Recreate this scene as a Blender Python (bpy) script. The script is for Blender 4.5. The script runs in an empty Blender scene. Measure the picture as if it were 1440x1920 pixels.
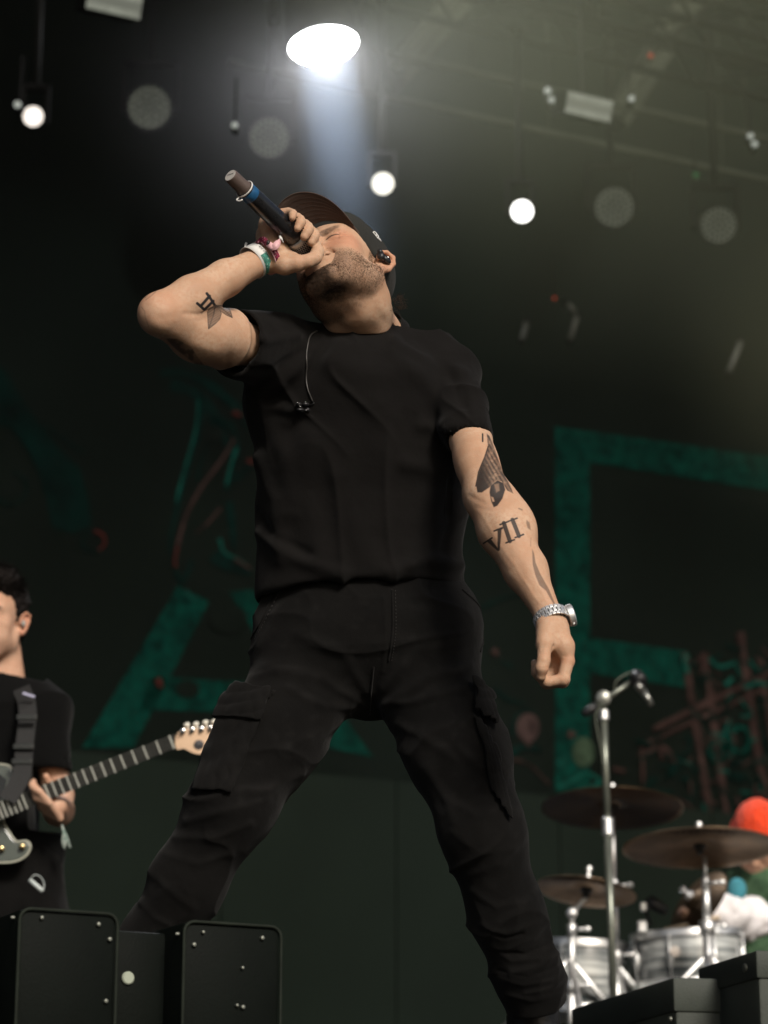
import bpy, bmesh, math, random
import numpy as np
from mathutils import Vector, Matrix
from mathutils.bvhtree import BVHTree

R = math.radians
random.seed(7)
rng = np.random.default_rng(7)
sc = bpy.context.scene
COL = sc.collection

# ------------------------------------------------------------------ camera, world, sun, exposure
PITCH = R(16.5)
FPX = 4800.0                       # focal length in pixels of the 1440 x 1920 photograph
CAM = np.array([0.0, 0.0, 1.2])
cam_data = bpy.data.cameras.new("camera")
cam = bpy.data.objects.new("camera", cam_data)
COL.objects.link(cam)
cam.location = CAM
cam.rotation_euler = (R(90) + PITCH, 0, 0)
cam_data.sensor_fit = 'VERTICAL'
cam_data.sensor_height = 36.0
cam_data.lens = FPX / 1920 * 36.0
cam_data.clip_end = 500
cam_data.dof.use_dof = True
cam_data.dof.focus_distance = 4.72
cam_data.dof.aperture_fstop = 4.0
cam_data.dof.aperture_blades = 0
sc.camera = cam

SUN_EL, SUN_AZ = R(31), R(156)     # azimuth measured clockwise from +Y (camera forward)
world = bpy.data.worlds.new("World")
sc.world = world
world.use_nodes = True
wn = world.node_tree.nodes
sky = wn.new('ShaderNodeTexSky')
sky.sky_type = 'NISHITA'
sky.sun_disc = False
sky.sun_elevation = SUN_EL
sky.sun_rotation = SUN_AZ
sky.air_density = 1.0
sky.dust_density = 3.0
wn['Background'].inputs['Strength'].default_value = 0.05
world.node_tree.links.new(sky.outputs[0], wn['Background'].inputs['Color'])

sun_data = bpy.data.lights.new("sun", 'SUN')
sun_data.energy = 2.0
sun_data.angle = R(15)
sun_data.color = (1.0, 0.93, 0.84)
sun = bpy.data.objects.new("sun", sun_data)
COL.objects.link(sun)
sd = Vector((math.sin(SUN_AZ) * math.cos(SUN_EL), math.cos(SUN_AZ) * math.cos(SUN_EL), math.sin(SUN_EL)))
sun.rotation_euler = sd.to_track_quat('Z', 'Y').to_euler()
sun.location = sd * 40

vs = sc.view_settings
sc.display_settings.display_device = 'sRGB'
vs.view_transform = 'Standard'
vs.look = 'None'
vs.gamma = 1.0
vs.use_curve_mapping = False
vs.exposure = 0.62

sc.render.engine = 'CYCLES'
sc.cycles.use_denoising = True
try:
    sc.cycles.denoiser = 'OPENIMAGEDENOISE'
except Exception:
    pass
sc.cycles.max_bounces = 5
sc.cycles.diffuse_bounces = 3
sc.cycles.glossy_bounces = 3
sc.cycles.transmission_bounces = 3
sc.cycles.volume_bounces = 0
sc.cycles.volume_step_rate = 2.5
sc.cycles.volume_max_steps = 64
sc.cycles.caustics_reflective = False
sc.cycles.caustics_refractive = False
sc.cycles.sample_clamp_indirect = 4.0

# ------------------------------------------------------------------ pixel <-> world helpers (design time measuring)
CP, SP = math.cos(PITCH), math.sin(PITCH)


def W(px, py, Y):
    """world point seen at pixel (px, py) of the photograph at world depth Y"""
    xx = (px - 720.0) / FPX
    yy = (960.0 - py) / FPX
    d = np.array([xx, CP - yy * SP, SP + yy * CP])
    return CAM + d * (Y / d[1])


WALL = 0.51                        # the stage is turned 27 degrees: planes y = d + WALL * x run along its back wall


def WP(px, py, d):
    xx = (px - 720.0) / FPX
    yy = (960.0 - py) / FPX
    v = np.array([xx, CP - yy * SP, SP + yy * CP])
    return CAM + v * (d / (v[1] - WALL * v[0]))


def PX(P):
    """pixels of world points, P (n,3) -> (n,2)"""
    Q = np.asarray(P) - CAM
    dep = Q[:, 1] * CP + Q[:, 2] * SP
    up = -Q[:, 1] * SP + Q[:, 2] * CP
    return np.stack([720 + FPX * Q[:, 0] / dep, 960 - FPX * up / dep], 1)


UDIR = np.array([1, WALL, 0]) / math.hypot(1, WALL)      # along the back wall, to the right
NDIR = np.array([-WALL, 1, 0]) / math.hypot(1, WALL)     # upstage
STAGE_Z = CAM[2] + 0.30
YAW = math.atan(WALL)


def norm(v):
    v = np.asarray(v, float)
    return v / (np.linalg.norm(v) + 1e-12)


# ------------------------------------------------------------------ materials
def new_mat(name):
    m = bpy.data.materials.new(name)
    m.use_nodes = True
    return m, m.node_tree, m.node_tree.nodes['Principled BSDF']


def mat(name, col, rough=0.5, metal=0.0, var=0.0, scale=20.0, bump=0.0, bscale=60.0, emit=None, estr=0.0, sheen=0.0, coat=0.0, detail=4.0, col2=None, spec=None):
    """procedural material: base colour broken up by noise, optional bump"""
    m, nt, b = new_mat(name)
    L = nt.links
    b.inputs['Roughness'].default_value = rough
    b.inputs['Metallic'].default_value = metal
    if spec is not None:
        b.inputs['Specular IOR Level'].default_value = spec
    if sheen:
        b.inputs['Sheen Weight'].default_value = sheen
    if coat:
        b.inputs['Coat Weight'].default_value = coat
    tc = nt.nodes.new('ShaderNodeTexCoord')
    if var > 0 or col2:
        n = nt.nodes.new('ShaderNodeTexNoise')
        n.inputs['Scale'].default_value = scale
        n.inputs['Detail'].default_value = detail
        n.inputs['Roughness'].default_value = 0.6
        L.new(tc.outputs['Object'], n.inputs['Vector'])
        r = nt.nodes.new('ShaderNodeValToRGB')
        c = np.array(col)
        r.color_ramp.elements[0].position = 0.3
        r.color_ramp.elements[1].position = 0.7
        r.color_ramp.elements[0].color = (*np.clip(c * (1 - var), 0, 1), 1)
        r.color_ramp.elements[1].color = (*(np.clip(c * (1 + var), 0, 1) if not col2 else col2), 1)
        L.new(n.outputs['Fac'], r.inputs['Fac'])
        L.new(r.outputs['Color'], b.inputs['Base Color'])
        mr = nt.nodes.new('ShaderNodeMapRange')
        mr.inputs['To Min'].default_value = max(0.02, rough - 0.12)
        mr.inputs['To Max'].default_value = min(1.0, rough + 0.12)
        L.new(n.outputs['Fac'], mr.inputs['Value'])
        L.new(mr.outputs['Result'], b.inputs['Roughness'])
    else:
        b.inputs['Base Color'].default_value = (*col, 1)
    if bump:
        n2 = nt.nodes.new('ShaderNodeTexNoise')
        n2.inputs['Scale'].default_value = bscale
        n2.inputs['Detail'].default_value = 5
        L.new(tc.outputs['Object'], n2.inputs['Vector'])
        bp = nt.nodes.new('ShaderNodeBump')
        bp.inputs['Strength'].default_value = bump
        bp.inputs['Distance'].default_value = 0.01
        L.new(n2.outputs['Fac'], bp.inputs['Height'])
        L.new(bp.outputs['Normal'], b.inputs['Normal'])
    if emit:
        b.inputs['Emission Color'].default_value = (*emit, 1)
        b.inputs['Emission Strength'].default_value = estr
    return m


# ------------------------------------------------------------------ objects
def props(o, label=None, cat=None, group=None, kind=None):
    if label: o['label'] = label
    if cat: o['category'] = cat
    if group: o['group'] = group
    if kind: o['kind'] = kind
    return o


ORG = {}                            # world offset of each object's local space (all rotations are baked in the meshes)


def root(name, loc, label, cat, group=None):
    o = bpy.data.objects.new(name, None)
    o.empty_display_size = 0.1
    o.location = loc
    COL.objects.link(o)
    ORG[o] = np.array(loc, float)
    return props(o, label, cat, group)


def link_mesh(name, V, Fc, m, parent=None, smooth=True, attrs=None, local=False):
    """V in world coordinates (or local to the parent when local=True)"""
    V = np.asarray(V, np.float32)
    off = ORG[parent] if parent is not None else np.zeros(3)
    if parent is not None and not local:
        V = V - off.astype(np.float32)
    me = bpy.data.meshes.new(name)
    if isinstance(Fc, np.ndarray) and Fc.ndim == 2:
        n, k = Fc.shape
        me.vertices.add(len(V))
        me.vertices.foreach_set('co', V.ravel())
        me.loops.add(n * k)
        me.loops.foreach_set('vertex_index', Fc.astype(np.int32).ravel())
        me.polygons.add(n)
        me.polygons.foreach_set('loop_start', np.arange(0, n * k, k, dtype=np.int32))
        me.update(calc_edges=True)
        me.validate()
    else:
        me.from_pydata([tuple(map(float, v)) for v in V], [], [tuple(int(i) for i in f) for f in Fc])
        me.update()
    me.polygons.foreach_set('use_smooth', np.full(len(me.polygons), smooth, bool))
    if attrs:
        for an, arr in attrs.items():
            if arr.ndim == 1:
                at = me.attributes.new(an, 'FLOAT', 'POINT')
                at.data.foreach_set('value', arr.astype(np.float32))
            else:
                at = me.attributes.new(an, 'FLOAT_COLOR', 'POINT')
                c = np.ones((len(arr), 4), np.float32)
                c[:, :3] = arr
                at.data.foreach_set('color', c.ravel())
    if m is not None:
        me.materials.append(m)
    o = bpy.data.objects.new(name, me)
    COL.objects.link(o)
    if parent is not None:
        o.parent = parent
    ORG[o] = off
    return o


class MB:
    """collects shapes and links them as ONE mesh object"""

    def __init__(s):
        s.V = []
        s.F = []

    def add(s, V, F):
        n = len(s.V)
        s.V += [tuple(map(float, v)) for v in V]
        s.F += [tuple(i + n for i in f) for f in F]
        return s

    def box(s, c, size, ax=None, bev=0.0):
        c = np.asarray(c, float)
        ax = np.eye(3) if ax is None else np.asarray(ax)     # rows are the local axes
        hx, hy, hz = [v / 2 for v in size]
        b = min(bev, hx * .9, hy * .9, hz * .9)
        if b <= 0:
            P = [(x, y, z) for z in (-hz, hz) for y in (-hy, hy) for x in (-hx, hx)]
            F = [(0, 2, 3, 1), (4, 5, 7, 6), (0, 1, 5, 4), (2, 6, 7, 3), (0, 4, 6, 2), (1, 3, 7, 5)]
            return s.add([c + np.dot(p, ax) for p in P], F)
        bm = bmesh.new()
        bmesh.ops.create_cube(bm, size=1)
        for v in bm.verts:
            v.co = (v.co.x * hx * 2, v.co.y * hy * 2, v.co.z * hz * 2)
        bmesh.ops.bevel(bm, geom=bm.edges[:], offset=b, segments=2, affect='EDGES', profile=0.5)
        bm.verts.index_update()
        V = [c + np.dot(np.array(v.co), ax) for v in bm.verts]
        F = [[v.index for v in f.verts] for f in bm.faces]
        bm.free()
        return s.add(V, F)

    def tube(s, pts, r, n=10, cap=True):
        pts = [np.asarray(p, float) for p in pts]
        m = len(pts)
        rs = [r] * m if np.isscalar(r) else list(r)
        V, F = [], []
        t0 = norm(pts[1] - pts[0])
        ref = np.array([0, 0, 1.0]) if abs(t0[2]) < .9 else np.array([1.0, 0, 0])
        e1 = norm(np.cross(t0, ref))
        for i in range(m):
            t = norm(pts[min(i + 1, m - 1)] - pts[max(i - 1, 0)])
            e1 = norm(e1 - t * np.dot(e1, t))
            e2 = np.cross(t, e1)
            for j in range(n):
                a = 2 * math.pi * j / n
                V.append(pts[i] + rs[i] * (math.cos(a) * e1 + math.sin(a) * e2))
        for i in range(m - 1):
            for j in range(n):
                k = (j + 1) % n
                F.append((i * n + j, i * n + k, (i + 1) * n + k, (i + 1) * n + j))
        if cap:
            F.append(tuple(range(n - 1, -1, -1)))
            F.append(tuple((m - 1) * n + j for j in range(n)))
        return s.add(V, F)

    def lathe(s, o, axis, prof, n=28, ref=None):
        """prof: list of (radius, height along axis)"""
        o = np.asarray(o, float)
        a = norm(axis)
        ref = (np.array([0, 0, 1.0]) if abs(a[2]) < .9 else np.array([1.0, 0, 0])) if ref is None else ref
        e1 = norm(np.cross(a, ref))
        e2 = np.cross(a, e1)
        V, F = [], []
        for (r, h) in prof:
            for j in range(n):
                t = 2 * math.pi * j / n
                V.append(o + a * h + max(r, 1e-5) * (math.cos(t) * e1 + math.sin(t) * e2))
        for i in range(len(prof) - 1):
            for j in range(n):
                k = (j + 1) % n
                F.append((i * n + j, i * n + k, (i + 1) * n + k, (i + 1) * n + j))
        F.append(tuple(range(n - 1, -1, -1)))
        F.append(tuple((len(prof) - 1) * n + j for j in range(n)))
        return s.add(V, F)

    def ball(s, c, r, n=12, ax=None):
        c = np.asarray(c, float)
        r3 = np.array([r, r, r]) if np.isscalar(r) else np.array(r)
        ax = np.eye(3) if ax is None else np.asarray(ax)
        V, F = [], []
        m = n // 2
        for i in range(m + 1):
            th = math.pi * i / m
            for j in range(n):
                p = 2 * math.pi * j / n
                V.append(c + np.dot(np.array([math.sin(th) * math.cos(p), math.sin(th) * math.sin(p), math.cos(th)]) * r3, ax))
        for i in range(m):
            for j in range(n):
                k = (j + 1) % n
                F.append((i * n + j, (i + 1) * n + j, (i + 1) * n + k, i * n + k))
        return s.add(V, F)

    def prism(s, poly, d):
        """poly: 3D polygon, extruded by vector d"""
        poly = [np.asarray(p, float) for p in poly]
        n = len(poly)
        V = poly + [p + d for p in poly]
        F = [tuple(range(n - 1, -1, -1)), tuple(range(n, 2 * n))]
        F += [(i, (i + 1) % n, (i + 1) % n + n, i + n) for i in range(n)]
        return s.add(V, F)

    def build(s, name, m, parent=None, smooth=False, local=False, auto=None):
        o = link_mesh(name, np.array(s.V), s.F, m, parent, smooth, local=local)
        bm = bmesh.new()
        bm.from_mesh(o.data)
        bmesh.ops.recalc_face_normals(bm, faces=bm.faces[:])
        bm.to_mesh(o.data)
        bm.free()
        if auto is not None:
            o.data.polygons.foreach_set('use_smooth', np.ones(len(o.data.polygons), bool))
            o.data.set_sharp_from_angle(angle=R(auto))
        return o


def frame_axes(z, up=(0, 0, 1)):
    """rows x, y, z with z given"""
    z = norm(z)
    x = norm(np.cross(up, z))
    return np.array([x, np.cross(z, x), z])


# ------------------------------------------------------------------ signed distance fields -> smooth organic meshes
def smin(a, b, k):
    if k <= 0:
        return np.minimum(a, b)
    h = np.clip(k - np.abs(a - b), 0, None) / k
    return np.minimum(a, b) - h * h * k * 0.25


class Field:
    def __init__(s, lo, hi, h):
        s.h = h
        s.lo = np.array(lo, float)
        n = np.ceil((np.array(hi) - s.lo) / h).astype(int) + 1
        s.ax = [(s.lo[i] + np.arange(n[i]) * h).astype(np.float32) for i in range(3)]
        s.F = np.full(n, 0.2, np.float32)

    def reg(s, lo, hi):
        sl = []
        for i in range(3):
            a = int(max(0, math.floor((lo[i] - s.lo[i]) / s.h)))
            b = int(min(s.F.shape[i], math.ceil((hi[i] - s.lo[i]) / s.h) + 1))
            if b <= a:
                return None, None
            sl.append(slice(a, b))
        X = s.ax[0][sl[0]][:, None, None]
        Y = s.ax[1][sl[1]][None, :, None]
        Z = s.ax[2][sl[2]][None, None, :]
        return tuple(sl), (X, Y, Z)

    def _apply(s, fn, lo, hi, k, mode):
        pad = k + 2.5 * s.h
        sl, P = s.reg(np.array(lo) - pad, np.array(hi) + pad)
        if sl is None:
            return s
        d = fn(P)
        if mode == 'add':
            s.F[sl] = smin(s.F[sl], d, k)
        elif mode == 'sub':
            s.F[sl] = -smin(-s.F[sl], d, k)
        return s

    def cone(s, a, b, ra, rb=None, k=0.01, mode='add'):
        a = np.asarray(a, float); b = np.asarray(b, float)
        rb = ra if rb is None else rb
        ab = b - a
        L2 = max(float(ab @ ab), 1e-9)
        rm = max(ra, rb)

        def fn(P):
            qx, qy, qz = P[0] - a[0], P[1] - a[1], P[2] - a[2]
            t = np.clip((qx * ab[0] + qy * ab[1] + qz * ab[2]) / L2, 0, 1)
            return np.sqrt((qx - t * ab[0])**2 + (qy - t * ab[1])**2 + (qz - t * ab[2])**2) - (ra + t * (rb - ra))
        return s._apply(fn, np.minimum(a, b) - rm, np.maximum(a, b) + rm, k, mode)

    def chain(s, pts, rs, k=0.01, mode='add'):
        for i in range(len(pts) - 1):
            s.cone(pts[i], pts[i + 1], rs[i], rs[i + 1], k, mode)
        return s

    def flat(s, a, b, side, wa, wb, k=0.02, mode='add'):
        """elliptical cone: w = (half width along side, half width across) at both ends"""
        a = np.asarray(a, float); b = np.asarray(b, float)
        ab = b - a
        L2 = float(ab @ ab)
        u = norm(ab)
        sd_ = norm(np.asarray(side, float) - u * np.dot(side, u))
        nn = np.cross(u, sd_)
        rm = max(max(wa), max(wb))

        def fn(P):
            qx, qy, qz = P[0] - a[0], P[1] - a[1], P[2] - a[2]
            t = np.clip((qx * ab[0] + qy * ab[1] + qz * ab[2]) / L2, 0, 1)
            dx, dy, dz = qx - t * ab[0], qy - t * ab[1], qz - t * ab[2]
            ws = wa[0] + t * (wb[0] - wa[0])
            wn_ = wa[1] + t * (wb[1] - wa[1])
            m = np.minimum(ws, wn_)
            e1 = (dx * sd_[0] + dy * sd_[1] + dz * sd_[2]) / ws
            e2 = (dx * nn[0] + dy * nn[1] + dz * nn[2]) / wn_
            e3 = (dx * u[0] + dy * u[1] + dz * u[2]) / m
            return (np.sqrt(e1 * e1 + e2 * e2 + e3 * e3) - 1) * m
        return s._apply(fn, np.minimum(a, b) - rm, np.maximum(a, b) + rm, k, mode)

    def ell(s, c, rad, ax=None, k=0.01, mode='add'):
        c = np.asarray(c, float)
        ax = np.eye(3) if ax is None else np.asarray(ax)
        rm = max(rad)

        def fn(P):
            qx, qy, qz = P[0] - c[0], P[1] - c[1], P[2] - c[2]
            k0 = 0; k1 = 0
            for i in range(3):
                e = qx * ax[i][0] + qy * ax[i][1] + qz * ax[i][2]
                k0 = k0 + (e / rad[i])**2
                k1 = k1 + (e / rad[i]**2)**2
            k0 = np.sqrt(k0); k1 = np.sqrt(k1) + 1e-6
            return k0 * (k0 - 1) / k1
        return s._apply(fn, c - rm, c + rm, k, mode)

    def half(s, p, n, k=0.0, lo=None, hi=None):
        """cut away everything on the +n side of the plane through p"""
        p = np.asarray(p, float); n = norm(n)
        lo = s.lo if lo is None else lo
        hi = [a[-1] for a in s.ax] if hi is None else hi

        def fn(P):
            return -((P[0] - p[0]) * n[0] + (P[1] - p[1]) * n[1] + (P[2] - p[2]) * n[2])
        return s._apply(fn, lo, hi, k, 'sub')

    def mesh(s):
        return nets(s.F, s.lo, s.h)

    def sample(s, P):
        """trilinear sample of the field"""
        g = (np.asarray(P) - s.lo) / s.h
        n = np.array(s.F.shape)
        g = np.clip(g, 0, n - 1.001)
        i = g.astype(int); f = g - i
        out = 0
        for dx in (0, 1):
            for dy in (0, 1):
                for dz in (0, 1):
                    w = (f[:, 0] if dx else 1 - f[:, 0]) * (f[:, 1] if dy else 1 - f[:, 1]) * (f[:, 2] if dz else 1 - f[:, 2])
                    out = out + w * s.F[i[:, 0] + dx, i[:, 1] + dy, i[:, 2] + dz]
        return out


def nets(F, lo, h):
    """naive surface nets: quads (n,4), vertices (n,3)"""
    ins = F < 0
    c = np.zeros(tuple(d - 1 for d in F.shape), np.uint8)
    sls = []
    for dx in (0, 1):
        for dy in (0, 1):
            for dz in (0, 1):
                sl = tuple(slice(d, F.shape[i] - 1 + d) for i, d in enumerate((dx, dy, dz)))
                c += ins[sl]
                sls.append((dx, dy, dz))
    act = np.flatnonzero((c > 0) & (c < 8))
    ci, cj, ck = np.unravel_index(act, c.shape)
    vals = np.stack([F[ci + dx, cj + dy, ck + dz] for dx, dy, dz in sls], 1)
    corners = np.array(sls, float)
    acc = np.zeros((len(act), 3)); cnt = np.zeros(len(act))
    for a in range(8):
        for b in range(a + 1, 8):
            if np.abs(corners[a] - corners[b]).sum() != 1:
                continue
            va, vb = vals[:, a], vals[:, b]
            m = (va < 0) != (vb < 0)
            t = np.where(m, va / np.where(m, va - vb, 1), 0)
            p = corners[a] + t[:, None] * (corners[b] - corners[a])
            acc[m] += p[m]; cnt[m] += 1
    V = np.stack([ci, cj, ck], 1) + acc / cnt[:, None]
    V = lo + V * h
    Q = []
    shp = c.shape
    for axis in range(3):
        o1, o2 = (axis + 1) % 3, (axis + 2) % 3
        s0 = [slice(None)] * 3; s1 = [slice(None)] * 3
        s0[axis] = slice(0, -1); s1[axis] = slice(1, None)
        for ax_ in (o1, o2):
            s0[ax_] = slice(1, -1); s1[ax_] = slice(1, -1)
        A = ins[tuple(s0)]; B = ins[tuple(s1)]
        idx = np.array(np.nonzero(A != B))
        flip = A[tuple(idx)]
        idx[o1] += 1; idx[o2] += 1
        quad = []
        for d1, d2 in ((1, 1), (0, 1), (0, 0), (1, 0)):
            q = idx.copy()
            q[o1] -= d1; q[o2] -= d2
            fl = np.ravel_multi_index(tuple(q), shp)
            quad.append(np.searchsorted(act, fl))
        quad = np.stack(quad, 1)
        quad[~flip] = quad[~flip][:, ::-1]
        Q.append(quad)
    return V, np.concatenate(Q)


def vnormals(V, Q):
    n = np.cross(V[Q[:, 2]] - V[Q[:, 0]], V[Q[:, 3]] - V[Q[:, 1]])
    N = np.zeros_like(V)
    for i in range(4):
        np.add.at(N, Q[:, i], n)
    return N / (np.linalg.norm(N, axis=1, keepdims=True) + 1e-12)


def refine(V, Q, mask):
    """split the quads whose four corners are in the mask into 3 x 3 (tattoos and print need a finer mesh)"""
    sel = mask[Q].all(1)
    keep = Q[~sel]
    A = Q[sel]
    if len(A) == 0:
        return V, Q
    n = 3
    edges = {}
    E = np.concatenate([A[:, [i, (i + 1) % 4]] for i in range(4)])
    Es = np.sort(E, 1)
    ue, inv = np.unique(Es, axis=0, return_inverse=True)
    inv = inv.reshape(4, -1)
    base = len(V)
    ts = np.array([1, 2]) / 3.0
    Ev = (V[ue[:, 0]][:, None, :] * (1 - ts)[None, :, None] + V[ue[:, 1]][:, None, :] * ts[None, :, None]).reshape(-1, 3)
    ebase = base
    fbase = base + len(Ev)

    def evert(i, order):
        """the two inner vertices of side i of each face, running from corner i to corner i+1"""
        a = A[:, i]
        fw = (ue[inv[i]][:, 0] == a)
        first = ebase + inv[i] * 2 + np.where(fw, 0, 1)
        second = ebase + inv[i] * 2 + np.where(fw, 1, 0)
        return first if order == 0 else second
    C = [V[A[:, i]] for i in range(4)]
    Fv = []
    for b in (1, 2):
        for a in (1, 2):
            u, v = a / 3, b / 3
            Fv.append(C[0] * (1 - u) * (1 - v) + C[1] * u * (1 - v) + C[2] * u * v + C[3] * (1 - u) * v)
    m = len(A)
    Fv = np.stack(Fv, 1).reshape(-1, 3)
    fi = lambda a, b: fbase + np.arange(m) * 4 + (b - 1) * 2 + (a - 1)
    g = {}
    g[0, 0], g[3, 0], g[3, 3], g[0, 3] = A[:, 0], A[:, 1], A[:, 2], A[:, 3]
    g[1, 0], g[2, 0] = evert(0, 0), evert(0, 1)
    g[3, 1], g[3, 2] = evert(1, 0), evert(1, 1)
    g[2, 3], g[1, 3] = evert(2, 0), evert(2, 1)
    g[0, 2], g[0, 1] = evert(3, 0), evert(3, 1)
    for b in (1, 2):
        for a in (1, 2):
            g[a, b] = fi(a, b)
    NQ = [np.stack([g[a, b], g[a + 1, b], g[a + 1, b + 1], g[a, b + 1]], 1) for a in range(3) for b in range(3)]
    return np.concatenate([V, Ev, Fv]), np.concatenate([keep] + NQ)


_lat = np.random.default_rng(3).random((32, 32, 32))


def vnoise(P, f=1.0, off=0.0):
    """value noise 0..1 at points P"""
    g = np.asarray(P) * f + off
    i = np.floor(g).astype(int); t = g - i
    t = t * t * (3 - 2 * t)
    out = 0
    for dx in (0, 1):
        for dy in (0, 1):
            for dz in (0, 1):
                w = (t[:, 0] if dx else 1 - t[:, 0]) * (t[:, 1] if dy else 1 - t[:, 1]) * (t[:, 2] if dz else 1 - t[:, 2])
                out = out + w * _lat[(i[:, 0] + dx) % 32, (i[:, 1] + dy) % 32, (i[:, 2] + dz) % 32]
    return out


def fbm(P, f, oct=3):
    s = 0; a = 1; t = 0
    for o in range(oct):
        s = s + a * vnoise(P, f * 2**o, 7.3 * o); t += a; a *= .5
    return s / t


def seg_dist(P, a, b):
    a = np.array(a, float); b = np.array(b, float)
    ab = b - a
    t = np.clip(((P - a) @ ab) / (ab @ ab + 1e-9), 0, 1)
    return np.linalg.norm(P - a - t[:, None] * ab, axis=1)


def poly_dist(P, pts):
    return np.min([seg_dist(P, pts[i], pts[i + 1]) for i in range(len(pts) - 1)], axis=0)


def in_poly(P, poly):
    x, y = P[:, 0], P[:, 1]
    ins = np.zeros(len(P), bool)
    n = len(poly)
    for i in range(n):
        x1, y1 = poly[i]; x2, y2 = poly[(i + 1) % n]
        c = ((y1 > y) != (y2 > y)) & (x < (x2 - x1) * (y - y1) / (y2 - y1 + 1e-12) + x1)
        ins ^= c
    return ins


def smooth(e0, e1, x):
    t = np.clip((x - e0) / (e1 - e0), 0, 1)
    return t * t * (3 - 2 * t)


def poly_mask(P, poly, soft=1.5):
    d = poly_dist(P, list(poly) + [poly[0]])
    s = np.where(in_poly(P, poly), d, -d)
    return smooth(-soft, soft, s)


def spline(pts, n):
    """Catmull-Rom through points (any dimension)"""
    P = np.array(pts, float)
    P = np.vstack([2 * P[0] - P[1], P, 2 * P[-1] - P[-2]])
    out = []
    m = len(P) - 3
    for q in range(n):
        u = q / (n - 1) * m
        i = min(int(u), m - 1); t = u - i
        p0, p1, p2, p3 = P[i:i + 4]
        out.append(.5 * ((2 * p1) + (-p0 + p2) * t + (2 * p0 - 5 * p1 + 4 * p2 - p3) * t * t + (-p0 + 3 * p1 - 3 * p2 + p3) * t**3))
    return np.array(out)


def cast(bvh, px, py):
    """first point of a surface seen at a pixel, with its normal"""
    d = W(px, py, 5.0) - CAM
    h = bvh.ray_cast(Vector(CAM), Vector(d).normalized())
    if h[0] is None:
        return None, None
    return np.array(h[0]), np.array(h[1])


def cast_path(bvh, pts, n, lift=0.001):
    out = []
    for p in spline(pts, n):
        q, nn = cast(bvh, p[0], p[1])
        if q is not None:
            if nn @ (CAM - q) < 0:
                nn = -nn
            out.append(q + nn * lift)
    return out

# ================================================================== SETTING
def SP_(u, n, z):
    """stage coordinates: u metres to the right along the back wall, n metres upstage from the line y = 0.51 x"""
    return np.array([0, 0, 0.0]) + UDIR * u + NDIR * n + np.array([0, 0, z])


DK = math.cos(YAW)                  # d (depth at x = 0) -> n
nd = lambda d: d * DK
M_GROUND = mat('trodden_asphalt', (.055, .054, .050), rough=.95, var=.35, scale=3, bump=.4, bscale=90)
M_STAGE = mat('black_stage_deck', (.018, .018, .018), rough=.7, spec=.04, var=.3, scale=6, bump=.15, bscale=40)
M_DRAPE = mat('black_molton', (.010, .011, .010), rough=.95, spec=.04, var=.25, scale=4, bump=.3, bscale=30)
M_BACK = mat('printed_black_cloth', (.0034, .0055, .0040), rough=.92, spec=.04, var=.30, scale=.6, detail=3)
M_ROOF = mat('black_roof_skin', (.010, .011, .011), rough=.85, spec=.04, var=.2, scale=2)
M_GREY = mat('grey_riser_cloth', (.0075, .0115, .0085), rough=.9, spec=.04, var=.16, scale=1.1, detail=5)
M_ALU = mat('dull_aluminium', (.004, .0042, .0038), rough=.6, spec=.04, metal=.0, var=.3, scale=12)

g = MB()
g.add([(-40, -40, 0), (40, -40, 0), (40, 40, 0), (-40, 40, 0)], [(0, 1, 2, 3)])
props(g.build('ground', M_GROUND), kind='structure')
ss = MB()
A4 = [SP_(-11, nd(3.72), STAGE_Z), SP_(11, nd(3.72), STAGE_Z), SP_(11, nd(14.6), STAGE_Z), SP_(-11, nd(14.6), STAGE_Z)]
ss.prism(A4, np.array([0, 0, -.12]))
props(ss.build('stage_floor', M_STAGE), kind='structure')
sk_ = MB()
sk_.prism([SP_(-11, nd(3.80), .004), SP_(11, nd(3.80), .004), SP_(11, nd(3.84), .004), SP_(-11, nd(3.84), .004)], np.array([0, 0, STAGE_Z - .13]))
props(sk_.build('stage_skirt_wall', M_DRAPE), kind='structure')
rf = MB()
rf.prism([SP_(-12, nd(2.9), 10.6), SP_(5.5, nd(2.9), 10.6), SP_(5.5, nd(15), 9.9), SP_(-12, nd(15), 9.9)], np.array([0, 0, .15]))  # roof stays out of view, its right edge cut short to let sun in
props(rf.build('stage_roof', M_ROOF), kind='structure')
for s_, nm in ((-1, 'added_side_drape'), (1, 'added_side_drape')):  # unseen side cloths, added only for their effect on the light
    w_ = MB()
    w_.prism([SP_(s_ * 10.5, nd(5.5), STAGE_Z + .004), SP_(s_ * 10.5, nd(14.4), STAGE_Z + .004), SP_(s_ * 10.7, nd(14.4), STAGE_Z + .004), SP_(s_ * 10.7, nd(5.5), STAGE_Z + .004)], np.array([0, 0, 8.2]))
    props(w_.build(nm, M_DRAPE), 'unseen black cloth added to block light on the %s side of the stage' % ('left' if s_ < 0 else 'right'), 'drape')

# ---- printed backdrop: one cloth with the lettering and drawings of the photograph as thin printed sheets on it
BD = 14.0
bdrop = root('stage_backdrop', SP_(0, nd(BD) + .05, STAGE_Z), 'huge black printed stage backdrop with dark green lettering and line drawings', 'backdrop')
b_ = MB()
b_.prism([SP_(-10.3, nd(BD) + .003, STAGE_Z + .004), SP_(10.3, nd(BD) + .003, STAGE_Z + .004), SP_(10.3, nd(BD) + .06, STAGE_Z + .004), SP_(-10.3, nd(BD) + .06, STAGE_Z + .004)], np.array([0, 0, 8.25]))
b_.build('cloth', M_BACK, bdrop)


def green_mat(name, c1, c2, scale=5):
    return mat(name, c1, rough=.9, spec=.04, var=.2, scale=scale, col2=c2, detail=6)


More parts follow.
